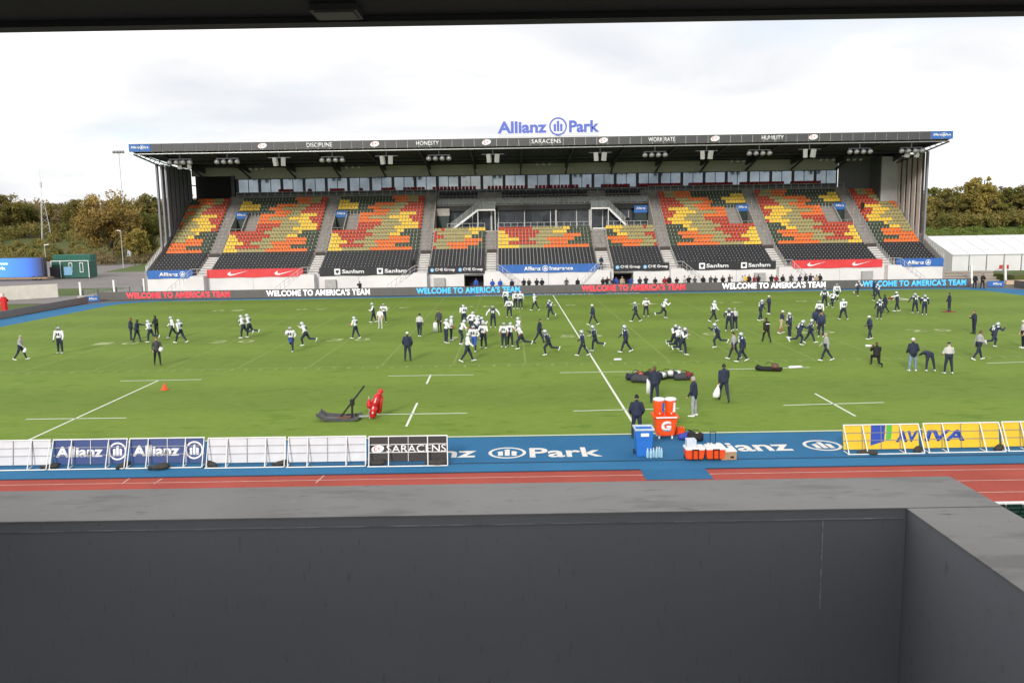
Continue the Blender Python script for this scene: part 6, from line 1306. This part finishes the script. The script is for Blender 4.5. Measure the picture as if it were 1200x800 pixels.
# drinks station ------------------------------------------------------------
ORB = mat('cooler_orange', (0.80, 0.085, 0.012), 0.35, var=0.05); LIDW = mat('lid_white', (0.78, 0.78, 0.77), 0.4, var=0.03)
gx, gy = xat(779, -0.55), -0.55
ct = empty('ice_bin', (gx, gy, 0)); tag(ct, 'tapered orange ice bin on castors with white G', 'bin')
bd = MB(); bd.hexa([(-0.34, -0.3, 0.14), (0.34, -0.3, 0.14), (0.34, 0.3, 0.14), (-0.34, 0.3, 0.14), (-0.46, -0.4, 0.9), (0.46, -0.4, 0.9), (0.46, 0.4, 0.9), (-0.46, 0.4, 0.9)]); link('body', bd.mesh('body', ORB, bevel=0.04), ct)
link('rim', MB().box(-0.52, 0.52, -0.46, 0.46, 0.9, 0.98).mesh('rim', ORB, bevel=0.03), ct); link('white_liner', MB().box(-0.42, 0.42, -0.47, -0.462, 0.91, 0.965).mesh('white_liner', LIDW), ct)
link('lettering', text_mesh('G', 0.40, 0.44, PRINTW, 0.008, 0.06), ct, loc=(0.0, -0.372, 0.56), rot=(R(7.5), 0, 0))
for sx in (-1, 1):
    for sy in (-1, 1): w = link('castor', MB().lathe((0, 0, 0), [(0.03, -0.03), (0.062, -0.028), (0.065, 0), (0.062, 0.028), (0.03, 0.03)], 12).mesh('castor', LIDW, smooth=True), ct, loc=(sx*0.26, sy*0.24, 0.066), rot=(0, R(90), 0)); link('fork', MB().box(-0.13, -0.06, -0.035, 0.035, -0.045, 0.045).mesh('fork', STEEL), w)
for x, lb in ((-0.235, 'left orange drinks cooler with white lid on the ice bin'), (0.235, 'right orange drinks cooler with white lid on the ice bin')):
    k = empty('drinks_cooler', (gx+x, gy+0.02, 0.98)); tag(k, lb, 'cooler', 'drinks coolers standing in the ice bin')
    link('body', MB().lathe((0, 0, 0), [(0.19, 0), (0.205, 0.03), (0.225, 0.55), (0.22, 0.57)], 20).mesh('body', ORB, smooth=True), k); link('lid', MB().lathe((0, 0, 0.571), [(0.235, 0), (0.24, 0.06), (0.19, 0.10), (0.06, 0.11)], 20).mesh('lid', LIDW, smooth=True), k)
    link('label_strip', MB().box(0.06 if x > 0 else 0.1, 0.16 if x > 0 else 0.18, -0.2, -0.165, 0.12, 0.5).mesh('label_strip', PRINTW if x > 0 else BLUEC), k); link('tap', MB().tube((0, -0.2, 0.08), (0, -0.26, 0.07), 0.025, n=8).mesh('tap', LIDW), k)
for u, lb in ((787, 'left orange bottle carrier beside the ice bin'), (792, 'right orange bottle carrier beside the ice bin')):
    k = empty('bottle_carrier', (xat(u, -0.1)+0.22, 0.0 if '787' in str(u) else -0.12, 0)); tag(k, lb, 'carrier', 'bottle carriers beside the ice bin'); link('crate', MB().box(-0.16, 0.16, -0.12, 0.12, 0, 0.2).mesh('crate', ORB, bevel=0.02), k)
    for i in range(3): link('bottle', MB().lathe((-0.1+0.1*i, 0, 0.15), [(0.04, 0), (0.042, 0.14), (0.025, 0.18), (0.012, 0.23)], 10).mesh('bottle', ORB, smooth=True), k)
# blue bin
bx, by = xat(754, -3.05), -3.0
k = empty('blue_bin', (bx, by, 0)); tag(k, 'tall open blue plastic bin on the blue strip', 'bin'); BLB = mat('bin_blue', (0.025, 0.16, 0.55), 0.4, var=0.08, scale=2); BLB2 = mat('bin_inside', (0.02, 0.12, 0.42), 0.5, var=0.05)
def wallbox(mb, b0, b1, z0, z1, th=0.03):
    for sx, sy in ((1, 0), (-1, 0), (0, 1), (0, -1)):
        if sx: mb.hexa([(sx*b0-th*(sx > 0), -b0, z0), (sx*b0+th*(sx < 0), -b0, z0), (sx*b0+th*(sx < 0), b0, z0), (sx*b0-th*(sx > 0), b0, z0), (sx*b1-th*(sx > 0), -b1, z1), (sx*b1+th*(sx < 0), -b1, z1), (sx*b1+th*(sx < 0), b1, z1), (sx*b1-th*(sx > 0), b1, z1)])
        else: mb.hexa([(-b0+th, sy*b0-th*(sy > 0), z0), (b0-th, sy*b0-th*(sy > 0), z0), (b0-th, sy*b0+th*(sy < 0), z0), (-b0+th, sy*b0+th*(sy < 0), z0), (-b1+th, sy*b1-th*(sy > 0), z1), (b1-th, sy*b1-th*(sy > 0), z1), (b1-th, sy*b1+th*(sy < 0), z1), (-b1+th, sy*b1+th*(sy < 0), z1)])
    return mb
link('body', wallbox(MB(), 0.26, 0.33, 0.02, 1.0).mesh('body', BLB), k); link('floor', MB().box(-0.25, 0.25, -0.25, 0.25, 0.0, 0.03).mesh('floor', BLB), k); link('fill', MB().box(-0.27, 0.27, -0.27, 0.27, 0.62, 0.66).mesh('fill', BLB2), k)
link('rim', wallbox(MB(), 0.36, 0.365, 1.0, 1.07, 0.05).mesh('rim', mat('rim_pale', (0.5, 0.56, 0.62), 0.4)), k); link('label', MB().box(-0.14, 0.16, -0.35, -0.335, 0.78, 0.9).mesh('label', PRINTW), k)
for sx in (-1, 1): link('wheel', MB().lathe((0, 0, 0), [(0.05, -0.03), (0.09, -0.025), (0.09, 0.025), (0.05, 0.03)], 12).mesh('wheel', BLACK), k, loc=(sx*0.28-0.04, 0.2, 0.09), rot=(0, R(90), 0))
WATER = mat('bottle_plastic', (0.30, 0.50, 0.62), 0.12, 0.0, var=0.1, scale=8)
btl = MB().lathe((0, 0, 0), [(0.05, 0), (0.055, 0.02), (0.055, 0.22), (0.03, 0.30), (0.018, 0.33)], 12).mesh('bottle_body', WATER, smooth=True); btc = MB().lathe((0, 0, 0.331), [(0.02, 0), (0.02, 0.03)], 10).mesh('cap', PRINTW)
pos = [(-0.1, 0.0), (0.03, -0.05), (0.16, 0.02), (0.28, -0.03), (0.40, 0.03), (0.5, -0.02), (0.34, 0.16), (0.45, 0.17)]
for i, (x, y) in enumerate(pos):
    z = 0 if i < 6 else 0.0; o = empty('water_bottle', (bx+0.18+x*0.85, by-0.45+y, z), i*0.7); tag(o, '%s clear water bottle from the left in front of the blue bin' % ORD[i], 'bottle', 'water bottles by the blue bin'); link('bottle_body', btl, o); link('cap', btc, o)
# wheeled coolers
for i, (u, lb) in enumerate(((813, 'left orange wheeled cooler with a pale box on its lid'), (837, 'right orange wheeled cooler with raised handle'))):
    k = empty('wheeled_cooler', (xat(u, -3.75), -3.75, 0)); tag(k, lb, 'cooler', 'wheeled orange coolers on the blue strip')
    link('body', MB().hexa([(-0.31, -0.22, 0.05), (0.31, -0.22, 0.05), (0.31, 0.22, 0.05), (-0.31, 0.22, 0.05), (-0.35, -0.26, 0.40), (0.35, -0.26, 0.40), (0.35, 0.26, 0.40), (-0.35, 0.26, 0.40)]).mesh('body', ORB, bevel=0.03), k)
    link('lid', MB().box(-0.365, 0.365, -0.275, 0.275, 0.402, 0.50).mesh('lid', LIDW, bevel=0.03), k)
    link('handle', MB().bar((-0.1, -0.29, 0.08), (-0.1, -0.29, 0.43), 0.035).bar((0.1, -0.29, 0.08), (0.1, -0.29, 0.43), 0.035).bar((-0.12, -0.29, 0.43), (0.12, -0.29, 0.43), 0.035).mesh('handle', BLACK), k)
    link('pull_handle', MB().bar((-0.1, 0.28, 0.3), (-0.1, 0.28, 0.95), 0.025).bar((0.1, 0.28, 0.3), (0.1, 0.28, 0.95), 0.025).bar((-0.11, 0.28, 0.95), (0.11, 0.28, 0.95), 0.03).mesh('pull_handle', BLACK), k)
    for sx in (-1, 1): link('wheel', MB().lathe((0, 0, 0), [(0.04, -0.025), (0.08, -0.02), (0.08, 0.02), (0.04, 0.025)], 12).mesh('wheel', BLACK), k, loc=(sx*0.3, 0.2, 0.08), rot=(0, R(90), 0))
x = xat(813, -3.75); tag(MB().box(x-0.3, x+0.05, -3.95, -3.6, 0.502, 0.78).build('pale_box', mat('pale_box', (0.55, 0.6, 0.66), 0.6), bevel=0.01), 'pale box standing on the left wheeled cooler', 'box')
x = xat(853, -3.8); k = empty('cardboard_box', (x, -3.72, 0), 0.05); tag(k, 'brown cardboard box right of the wheeled coolers', 'box'); link('carton', MB().box(-0.28, 0.28, -0.2, 0.2, 0, 0.30).mesh('carton', mat('cardboard', (0.36, 0.22, 0.12), 0.85, var=0.1)), k); link('dark_print', MB().box(0.05, 0.18, -0.206, -0.2, 0.06, 0.14).mesh('dark_print', BLACK), k); link('open_flap', MB().hexa([(-0.28, -0.2, 0.302), (0.28, -0.2, 0.302), (0.30, 0.2, 0.33), (-0.26, 0.2, 0.33), (-0.28, -0.2, 0.312), (0.28, -0.2, 0.312), (0.30, 0.2, 0.34), (-0.26, 0.2, 0.34)]).mesh('open_flap', LIDW), k)
def bag(u, v, m, label, s=1.0, rz_=0.0, L=0.62, trim=None, z=0.0):
    g = G(u, v); k = empty('kit_bag', (g.x, g.y, z), rz_); k.scale = (s, s, s); tag(k, label, 'bag', 'kit bags left on the ground')
    vs = []; n = 14; mb = MB(); prof = [(-1.0, 0.35), (-0.92, 0.8), (-0.6, 1.0), (0.0, 0.93), (0.55, 1.0), (0.9, 0.85), (1.0, 0.4)]
    rb_ = random.Random(int(u*3)); rings = []
    for px, r_ in prof:
        q1, q2, q3 = rb_.uniform(0.82, 1.12), rb_.uniform(0.65, 1.1), rb_.uniform(-0.03, 0.03); rings.append([Vector((px*L/2+q3, 0.19*r_*q1*math.cos(2*math.pi*i/n)+q3, max(0.0, 0.15*q2+0.165*r_*q2*math.sin(2*math.pi*i/n)))) for i in range(n)])
    pass; loft(mb, rings); link('holdall', mb.mesh('holdall', m, smooth=True), k)
    h = MB(); pr = None
    for i in range(9):
        t = math.pi*i/8; p = Vector((0.14*math.cos(t), -0.06, 0.31+0.11*math.sin(t)))
        if pr: h.tube(pr, p, 0.014, n=6)
        pr = p
    link('handle', h.mesh('handle', BLACK), k)
    if trim: link('end_pocket', MB().hexa([(L*0.1, -0.215, 0.12), (L*0.36, -0.20, 0.11), (L*0.34, -0.10, 0.30), (L*0.12, -0.10, 0.31), (L*0.08, -0.19, 0.33), (L*0.36, -0.17, 0.31), (L*0.32, 0.12, 0.35), (L*0.12, 0.12, 0.36)]).mesh('end_pocket', trim, smooth=True), k)
    return k
NVB = mat('bag_navy', (0.018, 0.022, 0.04), 0.8, var=0.2); GRB = mat('bag_grey', (0.045, 0.047, 0.055), 0.8, var=0.2)
bag(805, 514.5, mat('bag_blue', (0.04, 0.06, 0.35), 0.7, var=0.15), 'bright blue holdall at the touchline right of the orange bottle carriers', 1.0, 0.2, 0.7, BLKC); bag(815, 516, BLKC, 'round black bag beside the blue holdall', 1.1, -0.3, 0.55)
bag(744, 445, NVB, 'leftmost navy bag of the heap with an orange flap', 1.35, 0.3, 0.8, ORC); bag(752, 448, GRB, 'grey bag at the front of the heap', 1.5, -0.2, 0.8); bag(760, 443, BLKC, 'black bag in the middle of the heap', 1.3, 1.0, 0.8, REDC); bag(772, 445, BLKC, 'black and white bag right of the man in dark coat', 1.25, 0.5, 0.8, WJ)
bag(781, 443, NVB, 'navy bag with white patches in the row of bags', 1.3, -0.3, 0.85, WJ); bag(790, 442.5, NVB, 'navy bag with white trim near the right of the row', 1.2, 0.5, 0.8, WJ); bag(801, 445, GRB, 'rightmost blue-grey bag of the heap with red top', 1.3, 0.1, 0.85, REDC)
bag(901, 434.5, BLKC, 'long black bag with brown end lying alone right of the man with the white bag', 1.25, -0.25, 1.2, mat('bag_brown', (0.16, 0.08, 0.06), 0.8))
def towel(loc, dims, label, name='towel', m=None, rz_=0.0):
    mb = MB(); w, d, h = dims; n = 6; 
    if name == 'white_bag': loft(mb, [[Vector((w/2*r_*math.cos(2*math.pi*i/12)+ox, d/2*r_*math.sin(2*math.pi*i/12), h*z_)) for i in range(12)] for z_, r_, ox in ((0.0, 0.55, -0.05), (0.05, 0.95, -0.05), (0.3, 1.05, -0.03), (0.55, 0.8, 0.0), (0.8, 0.45, 0.03), (0.93, 0.2, 0.04), (1.0, 0.3, 0.05))])
    else: mb.hexa([(-w/2, -d/2, 0), (w/2, -d/2, 0.01), (w/2, d/2, 0), (-w/2, d/2, 0.01), (-w*0.42, -d*0.4, h), (w*0.40, -d*0.45, h*0.96), (w*0.44, d*0.4, h), (-w*0.4, d*0.42, h*0.97)])
    o = mb.build(name, m or WJ, None, smooth=True, bevel=0.0 if name == 'white_bag' else min(w, d, h)*0.2); o.location = loc; o.rotation_euler = (0, 0, rz_); tag(o, label, name.replace('_', ' '), None); return o
g = G(932, 431); towel((g.x, g.y, 0.004), (0.9, 0.3, 0.12), 'white folded towel on the fifteen metre line right of the black bag', rz_=0.1); g = G(724, 422); towel((g.x, g.y, 0.004), (0.55, 0.2, 0.12), 'small white towel lying right of the halfway line runners')
g = G(512, 389); towel((g.x-0.1, g.y-0.15, 0.0), (0.4, 0.2, 0.85), 'white towel hanging beside the tall man in dark grey')
o, hnd = HND['man in dark coat carrying a white bag away from the near touchline']; M_ = Matrix.LocRotScale(o.location, o.rotation_euler, o.scale); p = M_ @ hnd[0]; towel((p.x-0.1, p.y-0.02, p.z-0.62), (0.34, 0.2, 0.62), 'bulging white bag in the left hand of the man in dark coat', 'white_bag')
o, hnd = HND['man in dark coat walking away behind the orange coolers']; M_ = Matrix.LocRotScale(o.location, o.rotation_euler, o.scale); p = M_ @ hnd[0]; towel((p.x-0.05, p.y, p.z-0.75), (0.28, 0.1, 0.75), 'white towel held by the man behind the orange coolers')
o, hnd = HND['person in grey sweatshirt walking at the far left edge of the pitch']; M_ = Matrix.LocRotScale(o.location, o.rotation_euler, o.scale); p = M_ @ hnd[1]; towel((p.x, p.y, p.z-0.32), (0.26, 0.2, 0.34), 'white bag in the hand of the walker at the far left', 'white_bag')
o, hnd = HND['man in dark grey holding a white helmet, left of the pitch centre']; M_ = Matrix.LocRotScale(o.location, o.rotation_euler, o.scale); p = M_ @ hnd[0]; h_ = link('helmet', gear('cap', WJ)); bpy.data.objects.remove(h_); hm = link('helmet', helm.mesh('helmet', WJ, smooth=True), None, loc=(p.x, p.y, p.z-0.1)); hm.scale = (1.15,)*3; tag(hm, 'white helmet in the hand of the man in dark grey', 'helmet'); link('face_mask', mask_me, hm)
o, hnd = HND['photographer in black kneeling with a camera on the right of the pitch']; M_ = Matrix.LocRotScale(o.location, o.rotation_euler, o.scale); p = (M_ @ hnd[0]+M_ @ hnd[1])/2
k = empty('camera_with_lens', (p.x-0.05, p.y+0.08, p.z+0.03), R(75)); tag(k, 'black camera with long white lens held by the kneeling photographer', 'camera'); link('camera_body', MB().box(-0.08, 0.08, -0.05, 0.05, -0.06, 0.06).mesh('camera_body', BLACK, bevel=0.015), k); link('lens', MB().tube((0, 0.05, 0), (0, 0.42, 0.0), 0.05, 0.075, n=14).mesh('lens', WJ), k)
o, hnd = HND['black-jacketed man with white lettering on his back walking away']; g = (o.matrix_basis @ Vector((0, -0.175, 1.37))); link('back_print', MB().box(-0.15, 0.15, -0.004, 0.004, -0.03, 0.03).mesh('back_print', PRINTW), o, loc=(0, -0.178, 1.36))
g = G(1112, 365.5); tag(MB().lathe((0, 0, 0), [(0.65, 0), (0.65, 0.03)], 20, sy=0.6).build('marker_mat', REDC, None, loc=(g.x, g.y, 0.002)), 'flat red marker mat under the coach at the far right', 'mat')
a = G(1045, 364.5); b = G(1071, 366.5); t = empty('resistance_band', ((a.x+b.x)/2, (a.y+b.y)/2, 0)); tag(t, 'white stretched training band held between two navy players', 'band'); link('cord', MB().tube((a.x-t.location.x+0.6, a.y-t.location.y, 1.25), (b.x-t.location.x-0.3, b.y-t.location.y, 1.22), 0.03, n=6).mesh('cord', WJ), t); link('grip', MB().tube((a.x-t.location.x-0.4, a.y-t.location.y, 1.2), (a.x-t.location.x+0.5, a.y-t.location.y, 1.25), 0.08, n=8).mesh('grip', REDC), t)
